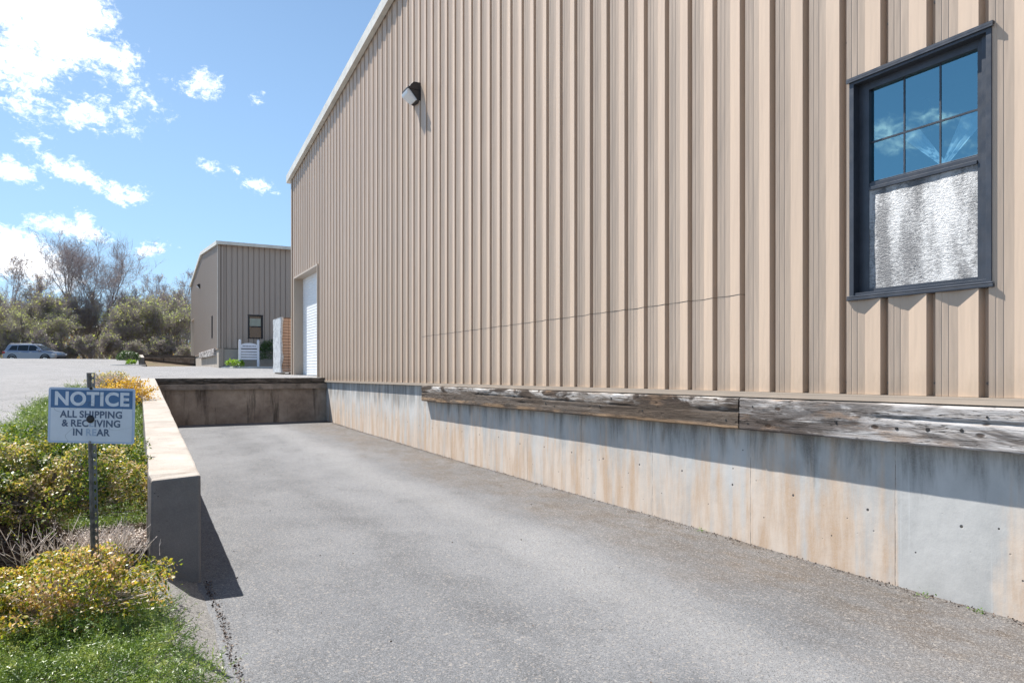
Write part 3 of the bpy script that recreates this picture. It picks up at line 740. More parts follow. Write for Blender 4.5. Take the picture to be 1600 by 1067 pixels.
# wall pack lights
def wall_light(X, y, z, s, label):
    root = thing('wall_light', (X, y, z), label, 'wall light', 'bronze lights fixed on the gable walls')
    P = lambda u, v, w_: (X-w_*s, y-u*s, z+v*s)
    mb = MB(); W = .15
    # housing: side profile (w, v) swept along u
    prof = [(-.01, .30), (.12, .30), (.17, .25), (.20, .19), (.05, .015), (-.01, 0)]
    vs = [P(-W, v, w_) for w_, v in prof]+[P(W, v, w_) for w_, v in prof]; n = len(prof)
    mb.add(vs, [tuple(range(n)), tuple(range(2*n-1, n-1, -1))]+[(i, (i+1) % n, n+(i+1) % n, n+i) for i in range(n)])
    mb.build('housing', M['lamp_body'], root, bevel=.008*s)
    mb = MB(); W2 = .125
    prof = [(.19, .195), (.235, .15), (.22, .10), (.08, .005), (.05, .02)]
    vs = [P(-W2, v, w_) for w_, v in prof]+[P(W2, v, w_) for w_, v in prof]; n = len(prof)
    mb.add(vs, [tuple(range(n)), tuple(range(2*n-1, n-1, -1))]+[(i, (i+1) % n, n+(i+1) % n, n+i) for i in range(n)])
    mb.build('lens', M['lens'], root, bevel=.006*s)
    mb = MB(); mb.box((-W-.012, .17, .02), (-W, .205, .21), P); mb.box((W, .17, .02), (W+.012, .205, .21), P); mb.box((-W, .185, .202), (W, .21, .214), P)
    mb.build('lens_rim', M['lamp_body'], root)
wall_light(4.33, 11.58, 4.69, 1.05, 'dark bronze light with pale lens high on the near ribbed wall')
wall_light(4.13, 57.2, 6.2, 1.1, 'small dark light high on the far warehouse gable')

# ------------------------------------------------------------------ timbers on the foundation
def timber(name, X, ya, yb, zf, h, t, m_, label, seed, parts=True, grp=None):
    """bumper along Y; outer face at X-t; zf(y) = top height"""
    root = thing(name, (X, (ya+yb)/2, zf((ya+yb)/2)-h), label, 'timber', grp)
    n = max(8, int((yb-ya)/.03)); prof = []
    K = 22
    for k in range(K+1): prof.append((0, -h+h*k/K, 'f'))
    V = []; ring = [(-.001, -h)]+[(-t, -h+h*k/K) for k in range(K+1)]+[(-.001, 0)]
    m = len(ring)
    for j in range(n+1):
        y = ya+(yb-ya)*j/n
        for i, (dx, dz) in enumerate(ring):
            f = 1 if 0 < i < m-1 else 0
            edge_ = 1 if i in (1, m-2) else 0
            a = (.006*nz(y*1.3, dz*22, seed)+.004*nz(y*9, dz*40, seed+4)+.009*max(0, nz(y*2.2, dz*9, seed+9)-.25))*f
            if edge_: a += .006+(.012*max(0, nz(y*3.1, i, seed+2)) if i > 1 else 0)
            ck = abs(dz+h*(.40+.05*math.sin(y*.9+seed)+.02*nz(y*3, seed)))        # long drying check
            a += .022*max(0, 1-ck/.010)*f*(sst(2.95-y, 0, .2) if seed == 8 else max(0, min(1, .5+3*nz(y*1.1, seed))))
            if i in (1, 2): a *= .35
            endr = .012*nz(dz*30, seed, i)*(1 if j in (0, n) else 0)
            V.append((X+dx+a, y+endr, zf(y)+dz+(.003*nz(y*2, i*.7, seed+20) if i > 2 else 0)))
    F = [(j*m+i, j*m+i+1, (j+1)*m+i+1, (j+1)*m+i) for j in range(n) for i in range(m-1)]
    o = npmesh('beam', V, F, m_, root)
    for j in (0, n): e = MB(); e.add(V[j*m:(j+1)*m], [tuple(range(m))]); e.build('end_grain', m_, root, fix=False)
    return root
zt = lambda y: -.150-.0052*(y-2)-.055
T1 = timber('timber_bumper', 4.362, 4.09, 11.2, zt, .25, .10, M['timber_dark'], 'dark splintered timber bumper, the farther of two along the near warehouse wall', 3, grp='weathered timber bumpers on the foundations')
T2 = timber('timber_bumper', 4.360, -.1, 4.075, zt, .25, .098, M['timber'], 'pale grey cracked timber bumper running under the sash window', 8, grp='weathered timber bumpers on the foundations')
timber('timber_bumper', 4.17, 45.3, 56.6, lambda y: 1.36, .42, .16, M['timber'], 'short looking pale timber on the far warehouse foundation', 5, grp='weathered timber bumpers on the foundations')
def bolt(T, y, v, r=.012, X=4.264):
    c = MB(); z = zt(y)-.25*v
    c.tube([(X+.02, y, z), (X-.0035, y, z)], [r, r*.9], 9); c.build('bolt_hole', M['hole'], T)
for y, v, r in ((3.99, .78, .012), (2.76, .62, .011), (2.56, .60, .015), (2.36, .56, .012), (2.22, .22, .008), (3.2, .55, .010), (3.94, .25, .008)): bolt(T2, y, v, r)
for y, v, r in ((4.22, .74, .012), (4.3, .2, .008), (5.3, .62, .012), (6.0, .55, .012), (6.9, .7, .010), (7.1, .6, .013), (7.9, .35, .014), (8.2, .7, .010), (9.0, .5, .012), (9.8, .6, .012), (10.5, .5, .014), (5.8, .2, .012)): bolt(T1, y, v, r)

# ------------------------------------------------------------------ retaining wall and dock walls
def retaining(name, x0, x1, ya, yb, ta, tb, bz, label, chip=False, dZ=0):
    root = thing(name, ((x0+x1)/2, ya, bz), label, 'retaining wall', 'low concrete walls beside the loading ramps')
    bm = bmesh.new(); n = int((yb-ya)/.07)
    for j in range(n+1):
        y = ya+(yb-ya)*j/n; t = ta+(tb-ta)*j/n+.004*nz(y*.8, x0, 2)
        for x, z in ((x0, bz), (x0, t), (x1, t), (x1, bz)):
            bm.verts.new((x+(.003*nz(y*1.5, z, x)+.003*nz(y*8, z*3, x*9) if z != bz else 0), y, z+(.0025*nz(y*9, x*7, 4) if z != bz else 0)))
    bm.verts.ensure_lookup_table()
    v = bm.verts
    for j in range(n):
        for i in range(3): bm.faces.new((v[j*4+i], v[j*4+i+1], v[j*4+5+i], v[j*4+4+i]))
    bm.faces.new((v[0], v[3], v[2], v[1])); e = n*4; bm.faces.new((v[e], v[e+1], v[e+2], v[e+3]))
    bmesh.ops.recalc_face_normals(bm, faces=bm.faces)
    eds = [q for q in bm.edges if len(q.link_faces) == 2 and q.calc_face_angle(0) > .6 and max(a.co.z for a in q.verts) > bz+.1]
    bmesh.ops.bevel(bm, geom=eds, offset=.016, segments=2, profile=.5, affect='EDGES')
    if chip:
        for q in bm.verts:
            if q.co.y < ya+.1 and q.co.x < x0+.03 and q.co.z > ta-.06:
                q.co.y += .012; q.co.x += .014; q.co.z -= .016
    me = bpy.data.meshes.new('wall_body')
    for q in bm.verts: q.co -= root.location
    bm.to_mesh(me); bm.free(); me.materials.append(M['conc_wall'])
    o = bpy.data.objects.new('wall_body', me); C.objects.link(o); o.parent = root
    return root
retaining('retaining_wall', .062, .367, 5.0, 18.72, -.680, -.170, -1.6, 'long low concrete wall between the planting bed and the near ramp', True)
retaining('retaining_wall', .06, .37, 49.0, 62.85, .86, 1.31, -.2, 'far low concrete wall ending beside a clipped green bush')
def dockwall(X, yd, zt_, zb, label, far=False):
    root = thing('loading_dock_wall', ((.37+X)/2, yd, zb), label, 'dock wall', 'dark stained loading dock walls')
    mb = MB(); n = 60; x0, x1 = .368, X+.018
    mb.box((x0, yd, zb-.2), (x1, yd+.3, zt_-.13)); mb.build('dock_face', M['conc_dock'], root, bevel=.01)
    mb = MB()     # rough lip of broken pavement
    vs = []
    for i in range(n+1):
        x = x0+.001+(x1-x0-.002)*i/n; a = .02*nz(x*4, 1, yd); b_ = .015*nz(x*9, 3, yd)
        vs += [(x, yd-.01+a, zt_-.129), (x, yd-.025+b_, zt_-.07), (x, yd-.0+a, zt_+.004+.5*b_), (x, yd+.3, zt_+.004)]
    mb.add(vs, [(i*4+k, i*4+k+1, i*4+5+k, i*4+4+k) for i in range(n) for k in range(3)])
    mb.build('pavement_lip', M['dockwood'], root, smooth=False, fix=False)
    mb = MB(); vs = []
    for i in range(n+1):
        x = x0+.001+(x1-x0-.002)*i/n; b_ = .012*nz(x*5, 3, yd+1); c_ = .012*nz(x*7, 8, yd)
        vs += [(x, yd-.001, zt_-.27+c_), (x, yd-.10+b_, zt_-.27+c_), (x, yd-.10+b_, zt_-.145+c_*.5), (x, yd-.001, zt_-.14)]
    mb.add(vs, [(i*4+k, i*4+k+1, i*4+5+k, i*4+4+k) for i in range(n) for k in range(3)])
    mb.build('bumper_timber', M['dock_bumper'], root, fix=False)
    return root
dockwall(4.34, 18.42, -.175, -1.40, 'dark stained dock wall closing the near ramp below the white door')
dockwall(4.15, 62.55, 1.27, .2, 'distant dock wall behind the far low concrete wall', True)

# ------------------------------------------------------------------ notice sign
F3 = Vector((math.sin(TH), math.cos(TH), 0)); R3 = Vector((math.cos(TH), -math.sin(TH), 0)); U3 = Vector((0, 0, 1))
def sign():
    base = Vector((-.184, 4.312, -1.36))
    root = thing('notice_sign', base, 'faded blue and white NOTICE sign on a perforated steel post in the planting bed', 'sign')
    lean = Vector((-.026, 0, 0))
    def Pp(u, v, w_):   # post frame; v from base
        return base+R3*u+U3*v-F3*w_+lean*(v/1.35)
    mb = MB(); hw = .011; H = 1.352; pitch = .0415; v = 0
    while v < H-.001:
        v1 = min(v+pitch, H); mid = (v+v1)/2; hr = .0065; hh = .0115
        oct_ = [(hr*math.cos(a), mid+hh*math.sin(a)) for a in [math.pi/4*k+math.pi/8 for k in range(8)]]
        sq = [(hw, v1), (-hw, v1), (-hw, v), (hw, v)]
        vs = [Pp(u, q, 0) for u, q in oct_]+[Pp(u, q, 0) for u, q in sq]
        mb.add(vs, [(0, 1, 9, 8), (1, 2, 9), (2, 3, 10, 9)[:4] if False else (2, 3, 9), (3, 4, 10, 9), (4, 5, 10), (5, 6, 11, 10), (6, 7, 11), (7, 0, 8, 11), (0, 8, 7)][:8] if False else
               [(8, 9, 1, 0), (9, 2, 1), (9, 3, 2), (9, 10, 4, 3), (10, 5, 4), (10, 11, 6, 5), (11, 7, 6), (11, 8, 0, 7)])
        v = v1
    # angled flanges and lips of the U channel
    for s_ in (-1, 1):
        mb.add([Pp(s_*hw, 0, 0), Pp(s_*.0175, 0, .016), Pp(s_*.0175, H, .016), Pp(s_*hw, H, 0)], [(0, 1, 2, 3)])
        mb.add([Pp(s_*.0175, 0, .016), Pp(s_*.0225, 0, .017), Pp(s_*.0225, H, .017), Pp(s_*.0175, H, .016)], [(0, 1, 2, 3)])
    mb.build('post', M['galv'], root, fix=False)
    # plate: centre
    tl = Vector((-.404, 4.416, -.092)); c = base+R3*0+U3*0
    cx = -.2040; cy = 4.3085
    cen = Vector((cx, cy, -.2335)); tilt = math.radians(-1.3)
    def Pl(u, v, w_):
        u2 = u*math.cos(tilt)-v*math.sin(tilt); v2 = u*math.sin(tilt)+v*math.cos(tilt)
        return cen+R3*u2*1.0+U3*v2-F3*(w_+.02)
    W, Hh, r = .457, .292, .014
    def rr(W, H, r, n=5):
        out = []
        for cx_, cy_, a0 in ((W/2-r, H/2-r, 0), (-W/2+r, H/2-r, 90), (-W/2+r, -H/2+r, 180), (W/2-r, -H/2+r, 270)):
            for k in range(n+1):
                a = math.radians(a0+90*k/n); out.append((cx_+r*math.cos(a), cy_+r*math.sin(a)))
        return out
    mb = MB(); mb.prism(rr(W, Hh, r), Pl, 0, .002); mb.build('plate', M['sign_edge'], root)
    mb = MB(); mb.prism(rr(W-.026, Hh-.02, .008), Pl, .0021, .0024); face = mb.build('white_field', M['sign_white'], root)
    mb = MB(); mb.prism([(-.2155, .0385), (.2155, .0385), (.2155, .1345), (-.2155, .1345)], Pl, .0025, .0028); mb.build('blue_header', M['sign_blue'], root)
    # dark thin border line round the white field
    mb = MB()
    for a, b in (((-.2165, -.138), (.2165, -.1365)), ((-.2165, -.1365), (-.2150, .0385)), ((.2150, -.1365), (.2165, .0385))):
        mb.prism([(a[0], a[1]), (b[0], a[1]), (b[0], b[1]), (a[0], b[1])], Pl, .0025, .0027)
    mb.build('border_line', M['sign_text_faded'], root)
    def text(s, v, size, bold, sx=1., faded=()):
        cu = bpy.data.curves.new('txt', 'FONT'); cu.body = s; cu.size = size; cu.offset = bold; cu.align_x = 'CENTER'; cu.align_y = 'CENTER'
        cu.space_character = 1.06; cu.space_word = .8
        to = bpy.data.objects.new('txt', cu); C.objects.link(to)
        dg = bpy.context.evaluated_depsgraph_get(); dg.update()
        me = bpy.data.meshes.new_from_object(to.evaluated_get(dg)); bpy.data.objects.remove(to)
        # split into glyph islands so single worn letters can take the faded paint
        par = list(range(len(me.vertices)))
        def find(i):
            while par[i] != i: par[i] = par[par[i]]; i = par[i]
            return i
        for p in me.polygons:
            for q in p.vertices[1:]: par[find(q)] = find(p.vertices[0])
        isl = {}
        for p in me.polygons: isl.setdefault(find(p.vertices[0]), []).append(p)
        order = sorted(isl, key=lambda k: np.mean([me.vertices[i].co.x for p in isl[k] for i in p.vertices]))
        for nm, test in (('lettering', lambda k: k not in faded), ('worn_lettering', lambda k: k in faded)):
            fs = [p for k, g in enumerate(order) for p in isl[g] if test(k)]
            if not fs: continue
            mb = MB(); mb.add([Pl(q.co.x*sx, q.co.y+v, .0031) for q in me.vertices], [tuple(p.vertices) for p in fs])
            mt = M['sign_white'] if s == 'NOTICE' else (M['sign_text_faded'] if nm[0] == 'w' else M['sign_text'])
            mb.build(nm, mt, root, fix=False)
    text('NOTICE', .084, .098, .0034, 1.06)
    text('ALL SHIPPING', .004, .050, .0016, 1.02)
    text('& RECEIVING', -.043, .050, .0016, 1.02, (4,))
    text('IN REAR', -.090, .050, .0016, 1.02, (2, 3))
    for v, rr_, m_, nm in ((-.018, .021, M['black'], 'knob'), (.143, .0075, M['black'], 'bolt'), (-.139, .006, M['galv'], 'bolt')):
        mb = MB(); mb.tube([Pl(-.004, v, .0025), Pl(-.004, v, .006), Pl(-.004, v, .012)], [rr_, rr_, rr_*.6], 14); mb.build(nm, m_, root)
sign()

# ------------------------------------------------------------------ foliage helpers (numpy)
def rot_frames(nrm):
    a = np.cross(nrm, [0, 0, 1.]) + 1e-6; a /= np.linalg.norm(a, axis=1)[:, None]
    b = np.cross(nrm, a); return a, b
def leaves(P, size, updir=.4, jitter=1.0, aspect=.5, outward=None):
    """one pointed leaf (two folded triangles as a quad) per point"""
    n = len(P); nrm = rng.normal(size=(n, 3))*jitter
    if outward is not None: nrm += outward
    nrm[:, 2] += updir; nrm /= np.linalg.norm(nrm, axis=1)[:, None]
    a, b = rot_frames(nrm); th = rng.uniform(0, 2*np.pi, n)[:, None]
    d = a*np.cos(th)+b*np.sin(th); s = np.cross(nrm, d)
    L = (size*rng.uniform(.6, 1.3, n))[:, None]
    V = np.stack([P, P+d*L*.5+s*L*aspect*.5+nrm*L*.08, P+d*L, P+d*L*.5-s*L*aspect*.5+nrm*L*.08], 1).reshape(-1, 3)
    F = np.arange(4*n).reshape(n, 4)
    return V, F
def twigs(P0, P1, r, sides=3):
    n = len(P0); d = P1-P0; d /= np.linalg.norm(d, axis=1)[:, None]+1e-9
    a, b = rot_frames(d); r = np.broadcast_to(r, (n,))[:, None]
    ring0 = [P0+r*(a*math.cos(t)+b*math.sin(t)) for t in np.arange(sides)*2*np.pi/sides]
    ring1 = [P1+r*.5*(a*math.cos(t)+b*math.sin(t)) for t in np.arange(sides)*2*np.pi/sides]
    V = np.stack(ring0+ring1, 1).reshape(-1, 3); base = (np.arange(n)*2*sides)[:, None]
    F = np.concatenate([base+np.array([k, (k+1) % sides, sides+(k+1) % sides, sides+k]) for k in range(sides)], 0)
    return V, F
def vn(P, sc, seed=0.):
    return np.array([mnoise.noise(Vector((p[0]*sc+seed, p[1]*sc, p[2]*sc))) for p in P])
def shrub(name, c, rad, n, size, m_, label, cat, group=None, ntw=300, lump=.22, bare=None, twm='twig', flat=.0, upd=.5, shell=.35):
    root = thing(name, (c[0], c[1], c[2]-rad[2]*.9), label, cat, group)
    d = rng.normal(size=(n, 3)); d /= np.linalg.norm(d, axis=1)[:, None]; d[:, 2] = np.where(d[:, 2] < -.3, -d[:, 2], d[:, 2])
    L = 1+lump*vn(d, 2.2, c[0]*7)*1.6+lump*.7*vn(d, 5.5, c[1]*3)
    rr = (1-shell*rng.random(n)**1.8)*L
    P = np.array(c)+d*rr[:, None]*np.array(rad)
    keep = vn(P, 7/max(rad), 3.)+.45 > rng.random(n)*.6
    P = P[keep]; d = d[keep]
    V, F = leaves(P, size, upd, .8, .55, d*.7)
    npmesh('foliage', V, F, m_, root)
    k = rng.integers(0, len(P), ntw); e = P[k]; s = np.array(c)+(e-np.array(c))*rng.uniform(.0, .45, ntw)[:, None]; s[:, 2] -= rad[2]*.25
    V, F = twigs(s, e, max(.0018, size*.09)); npmesh('twigs', V, F, M[twm], root)
    if bare is not None:
        P0, P1 = bare; V, F = twigs(P0, P1, .0022); npmesh('dead_twigs', V, F, M['twig_pale'], root)
    return root
def stems(cx, cy, cz, sx, sy, n, L, lean=(0, 0)):
    P0 = np.stack([rng.normal(cx, sx, n), rng.normal(cy, sy, n), np.full(n, cz)+rng.normal(0, .02, n)], 1)
    d = np.stack([rng.normal(lean[0], .45, n), rng.normal(lean[1], .35, n), rng.uniform(.6, 1.1, n)], 1)
    d /= np.linalg.norm(d, axis=1)[:, None]; Ls = (L*rng.uniform(.4, 1.1, n))[:, None]
    M1 = P0+d*Ls*.6; b = rng.normal(0, .25, (n, 3)); d2 = d+b; d2 /= np.linalg.norm(d2, axis=1)[:, None]
    A0 = np.concatenate([P0, M1, M1]); d3 = d+rng.normal(0, .5, (n, 3)); d3 /= np.linalg.norm(d3, axis=1)[:, None]
    A1 = np.concatenate([M1, M1+d2*Ls*.45, M1+d3*Ls*.3])
    return A0, A1
G1 = 'shrubs in the planting bed'
shrub('azalea_shrub', (-.50, 5.75, -.86), (.60, .55, .40), 32000, .026, M['azalea'], 'broad yellow green shrub behind the sign post with pinkish new leaves', 'shrub', G1, 900, .3)
b1 = stems(-.19, 4.62, -1.07, .10, .08, 260, .18, (.2, .1)); b2 = stems(-.42, 4.60, -1.05, .16, .07, 46, .22, (-.05, .1))
bare = (np.concatenate([b1[0], b2[0]]), np.concatenate([b1[1], b2[1]]))
shrub('azalea_shrub', (-.36, 4.26, -1.19), (.50, .42, .235), 17000, .024, M['azalea_near'], 'low golden orange shrub in front of the sign post with bleached dead twigs', 'shrub', G1, 900, .34, bare, 'twig_pale')
shrub('spirea_shrub', (-.16, 12.0, -.40), (.42, .60, .25), 3800, .035, M['gold'], 'bright golden shrub behind the right half of the sign', 'shrub', G1, 300, .42)
shrub('barberry_shrub', (-.40, 14.2, -.24), (.42, .55, .24), 1200, .035, M['azalea_near'], 'sparse pinkish twiggy shrub farthest along the planting bed', 'shrub', G1, 1300, .2, None, 'twig_pale')
shrub('boxwood_shrub', (-.52, 48.9, .80), (.66, .60, .46), 9000, .05, M['green_bush'], 'rounded clipped green bush at the end of the far concrete wall', 'bush', None, 200, .08)
shrub('hosta_plant', (-.35, 48.15, .50), (.28, .2, .18), 350, .13, M['bright_leaf'], 'bright green leafy plant at the foot of the rounded bush', 'plant', None, 20, .1)
# juniper ground cover
def juniper(name, pts, label, L=.10, nd=9, up=.35):
    n = len(pts); d = rng.normal(size=(n, 3)); d[:, 2] = np.abs(d[:, 2])*up+.12; d /= np.linalg.norm(d, axis=1)[:, None]
    Ls = (L*rng.uniform(.5, 1.3, n))[:, None]
    Vs = []; 
    for k in range(nd):
        t = (k+.5)/nd; base = pts+d*Ls*t; base[:, 2] += .02*t
        side = rng.normal(size=(n, 3)); side -= d*(side*d).sum(1)[:, None]; side /= np.linalg.norm(side, axis=1)[:, None]
        dirn = d*.75+side*.65; nl = (L*.26*(1.15-t*.8))
        wv = np.cross(dirn, rng.normal(size=(n, 3))); wv /= np.linalg.norm(wv, axis=1)[:, None]
        Vs.append(np.stack([base-wv*.0019, base+wv*.0019, base+dirn*nl*.6+wv*.0022, base+dirn*nl*1.0], 1))
    V = np.concatenate(Vs).reshape(-1, 3); F = np.arange(len(V)).reshape(-1, 4)
    return tag(npmesh(name, V, F, M['juniper']), label, 'ground cover', None, 'stuff')
def bedpts(n, yr, xr, hf, cond=None):
    out = []
    while len(out) < n:
        y = random.uniform(*yr); x = random.uniform(*xr)
        if cond and not cond(x, y): continue
        z = bedz(x, y) if x < .12 else rampz(x, y)+.08
        out.append((x, y, z+hf(x, y)*random.random()**.6))
    return np.array(out)
near_edge = lambda x, y: x < .07+.12*nz(y*2.5, 2)+.13*sst(4.2-y, 0, 1.2)+random.random()**3*.12
juniper('juniper_groundcover', bedpts(15000, (2.3, 4.35), (-1.0, .5), lambda x, y: .12+.10*nz(x*4, y*4, 1), near_edge), 'dense green creeping juniper across the near end of the planting bed', .085)
juniper('juniper_groundcover', bedpts(17000, (6.3, 12.2), (-1.05, .07), lambda x, y: (.16+.12*nz(x*3, y*3, 5))*min(1., (y-5.4)/2.), lambda x, y: edge(y)-.06-.08*random.random()**3 < x < .07), 'dark green creeping juniper between the sign and the parking lot', .12)
# mulch chips and leaf litter scattered on the soil
pts = bedpts(5000, (4.3, 8.), (-1.0, .06), lambda x, y: .012)
V, F = leaves(pts, .026, 2.0, .5, .45); tag(npmesh('bark_chips', V, F, M['twig_pale']), 'pale bark chips scattered over the soil of the planting bed', 'mulch', None, 'stuff')
# small weeds at the foot of the wall and one dandelion like leaf patch
for x, y, s, lab in ((4.30, 4.56, .045, 'tiny green weed at the wall foot, farthest from the window side'), (4.30, 2.62, .05, 'tiny green weed at the wall foot below the sash window'), (4.30, 2.28, .035, 'tiny green weed at the wall foot at the right picture edge')):
    pts = np.array([[x+random.gauss(0, s*.4), y+random.gauss(0, s*.6), rampz(x, y)+abs(random.gauss(0, s*.35))] for _ in range(26)])
    V, F = leaves(pts, .015, .6, 1., .5)
    tag(npmesh('weed', V, F, M['weed']), lab, 'weed', 'small weeds along the foot of the wall')
# loose grit along wall foot
pts = []
for _ in range(2600):
    y = random.uniform(1.5, 18.2); d = abs(random.gauss(0, .05)); x = 4.352-d; pts.append((x, y, rampz(x, y)+.003))
for _ in range(260):
    y = random.uniform(1.5, 16); x = random.uniform(.5, 4.2); pts.append((x, y, rampz(x, y)+.003))
for _ in range(500):
    y = random.uniform(2.6, 5.); x = .39+.02*nz(y*1.1, 3)+abs(random.gauss(0, .02)); pts.append((x, y, rampz(x, y)+.004))
V, F = leaves(np.array(pts), .014, 1.2, 1., .7); tag(npmesh('loose_grit', V, F, M['mulch']), 'loose grit and leaf bits lying along the edges of the ramp', 'debris', None, 'stuff')

# ------------------------------------------------------------------ island kerbs, directory sign, stack, hedge
def kerb(poly, z, h, label):
    mb = MB(); n = len(poly)
    P = lambda u, v, w_: (u, v, w_)
    mb.prism(poly, P, z-.3, z+h); tag(mb.build('kerb', M['kerb'], bevel=.02), label, 'kerb', 'concrete kerbs round the small islands')
def blob(cx, cy, rx, ry, n=20): return [(cx+rx*math.cos(2*math.pi*k/n), cy+ry*math.sin(2*math.pi*k/n)) for k in range(n)]
kerb(blob(-.55, 48.6, 1.0, 1.0), .34, .07, 'pale kerb round the island under the rounded bush')
kerb([(4.3, 43.9), (4.9, 42.2), (5.6, 41.2), (6.4, 40.9), (8.5, 40.9), (8.5, 43.9)], .17, .10, 'curved kerb in front of the white directory board')
def directory():
    root = thing('directory_sign', (5.58, 42, .2), 'white slatted directory board on two posts in front of the far warehouse', 'sign')
    for x in (5.09, 6.07):
        mb = MB(); mb.box((x-.06, 41.94, .1), (x+.06, 42.06, 1.72)); p = mb.build('post', M['white_paint'], root, bevel=.008)
        mb = MB(); mb.add([(x-.07, 41.93, 1.721), (x+.07, 41.93, 1.721), (x+.07, 42.07, 1.721), (x-.07, 42.07, 1.721), (x, 42, 1.82)], [(0, 3, 2, 1), (0, 1, 4), (1, 2, 4), (2, 3, 4), (3, 0, 4)]); mb.build('post_cap', M['white_paint'], p)
    P = lambda u, v, w_: (u, 42-w_, v)
    mb = MB(); arc = [(5.15, 1.30), (6.01, 1.30)]+[(5.58+.43*math.cos(math.pi*k/12), 1.48+.12*math.sin(math.pi*k/12)) for k in range(13)]
    mb.prism(arc, P, -.02, .02); mb.build('arched_header', M['white_paint'], root)
    for k in range(4):
        z = 1.12-.155*k; mb = MB(); mb.prism([(5.15, z), (6.01, z), (6.01, z+.12), (5.15, z+.12)], P, -.015, .015); mb.build('name_board', M['white_paint'], root)
    mb = MB(); mb.prism([(5.15, .63), (6.01, .63), (6.01, 1.30), (5.15, 1.30)], P, -.03, -.02); mb.build('backing', M['frame'], root)
    mb = MB()
    for k in range(9): mb.prism([(5.24+.08*k, 1.39), (5.29+.08*k, 1.39), (5.29+.08*k, 1.45), (5.24+.08*k, 1.45)], P, .0205, .023)
    mb.build('worn_lettering', M['grey_text'], root)
directory()
shrub('hedge', (7.1, 42.6, .95), (1.05, .6, .92), 9000, .07, M['green_bush'], 'dark shaded hedge between the directory board and the wrapped stack', 'hedge', None, 200, .06)
for i, (x, y, s) in enumerate(((4.65, 42.4, .28), (5.1, 41.9, .22), (4.95, 42.1, .30))):
    shrub('perennial_plant', (x, y, .28+s*.5), (s, s*.8, s*.8), 260, .12, M['bright_leaf'], ['low yellow green plant nearest the far building corner', 'low green plant at the foot of the left directory post', 'taller leafy plant between two low ones by the directory'][i], 'plant', 'small plants on the island by the directory', 20, .1)
def stack():
    root = thing('wrapped_brick_stack', (4.55, 24.3, -.15), 'tall pallet stack of tan bricks with white plastic wrap beside the warehouse corner', 'pallet stack')
    x0, x1, y0, y1 = 4.13, 5.2, 23.6, 24.95; z0, z1 = -.02, 1.74
    mb = MB(); nlay = 18
    for k in range(nlay):
        z = z0+(z1-z0)*k/nlay; j = .018*nz(k*1.7, 3); j2 = .02*nz(k*2.3, 9)
        for q in range(5):
            xa = x0+.02+(x1-x0-.02)*q/5; mb.box((xa+j+.004, y0+j2, z+.003), (xa+(x1-x0-.02)/5+j-.004, y1-.03+j2, z+(z1-z0)/nlay-.004))
    mb.build('bricks', M['brick'], root)
    mb = MB(); vs = []; n1, n2 = 24, 26      # crumpled wrap on the left side, lapping round the front edge
    for j in range(n2+1):
        z = z0-.02+(z1-z0+.04)*j/n2
        for i in range(n1+1):
            s_ = i/n1; a = .02*nz(s_*7, z*5, 2)
            lap = .07+.07*nz(z*3.3, 1, 7)
            if s_ < .85: vs.append((x0-.035+a, y1-(y1-y0+.04)*(s_/.85), z))
            else: vs.append((x0-.035+(s_-.85)/.15*lap, y0-.045+a*.5, z))
    mb.add(vs, [(j*(n1+1)+i, j*(n1+1)+i+1, (j+1)*(n1+1)+i+1, (j+1)*(n1+1)+i) for j in range(n2) for i in range(n1)])
    mb.add([(x0-.035, y0-.02, z1+.01), (x1, y0-.02, z1+.02), (x1, y1, z1+.02), (x0-.035, y1, z1+.01)], [(0, 1, 2, 3)])
    mb.build('plastic_wrap', M['wrap'], root, fix=False, smooth=True)
    mb = MB()
    for k in range(3): mb.box((x0+.02+k*.46, y0, -.16), (x0+.12+k*.46, y1, -.055))
    mb.box((x0, y0-.02, -.05), (x1, y1, -.025)); mb.build('pallet', M['wood_raw'], root)
stack()

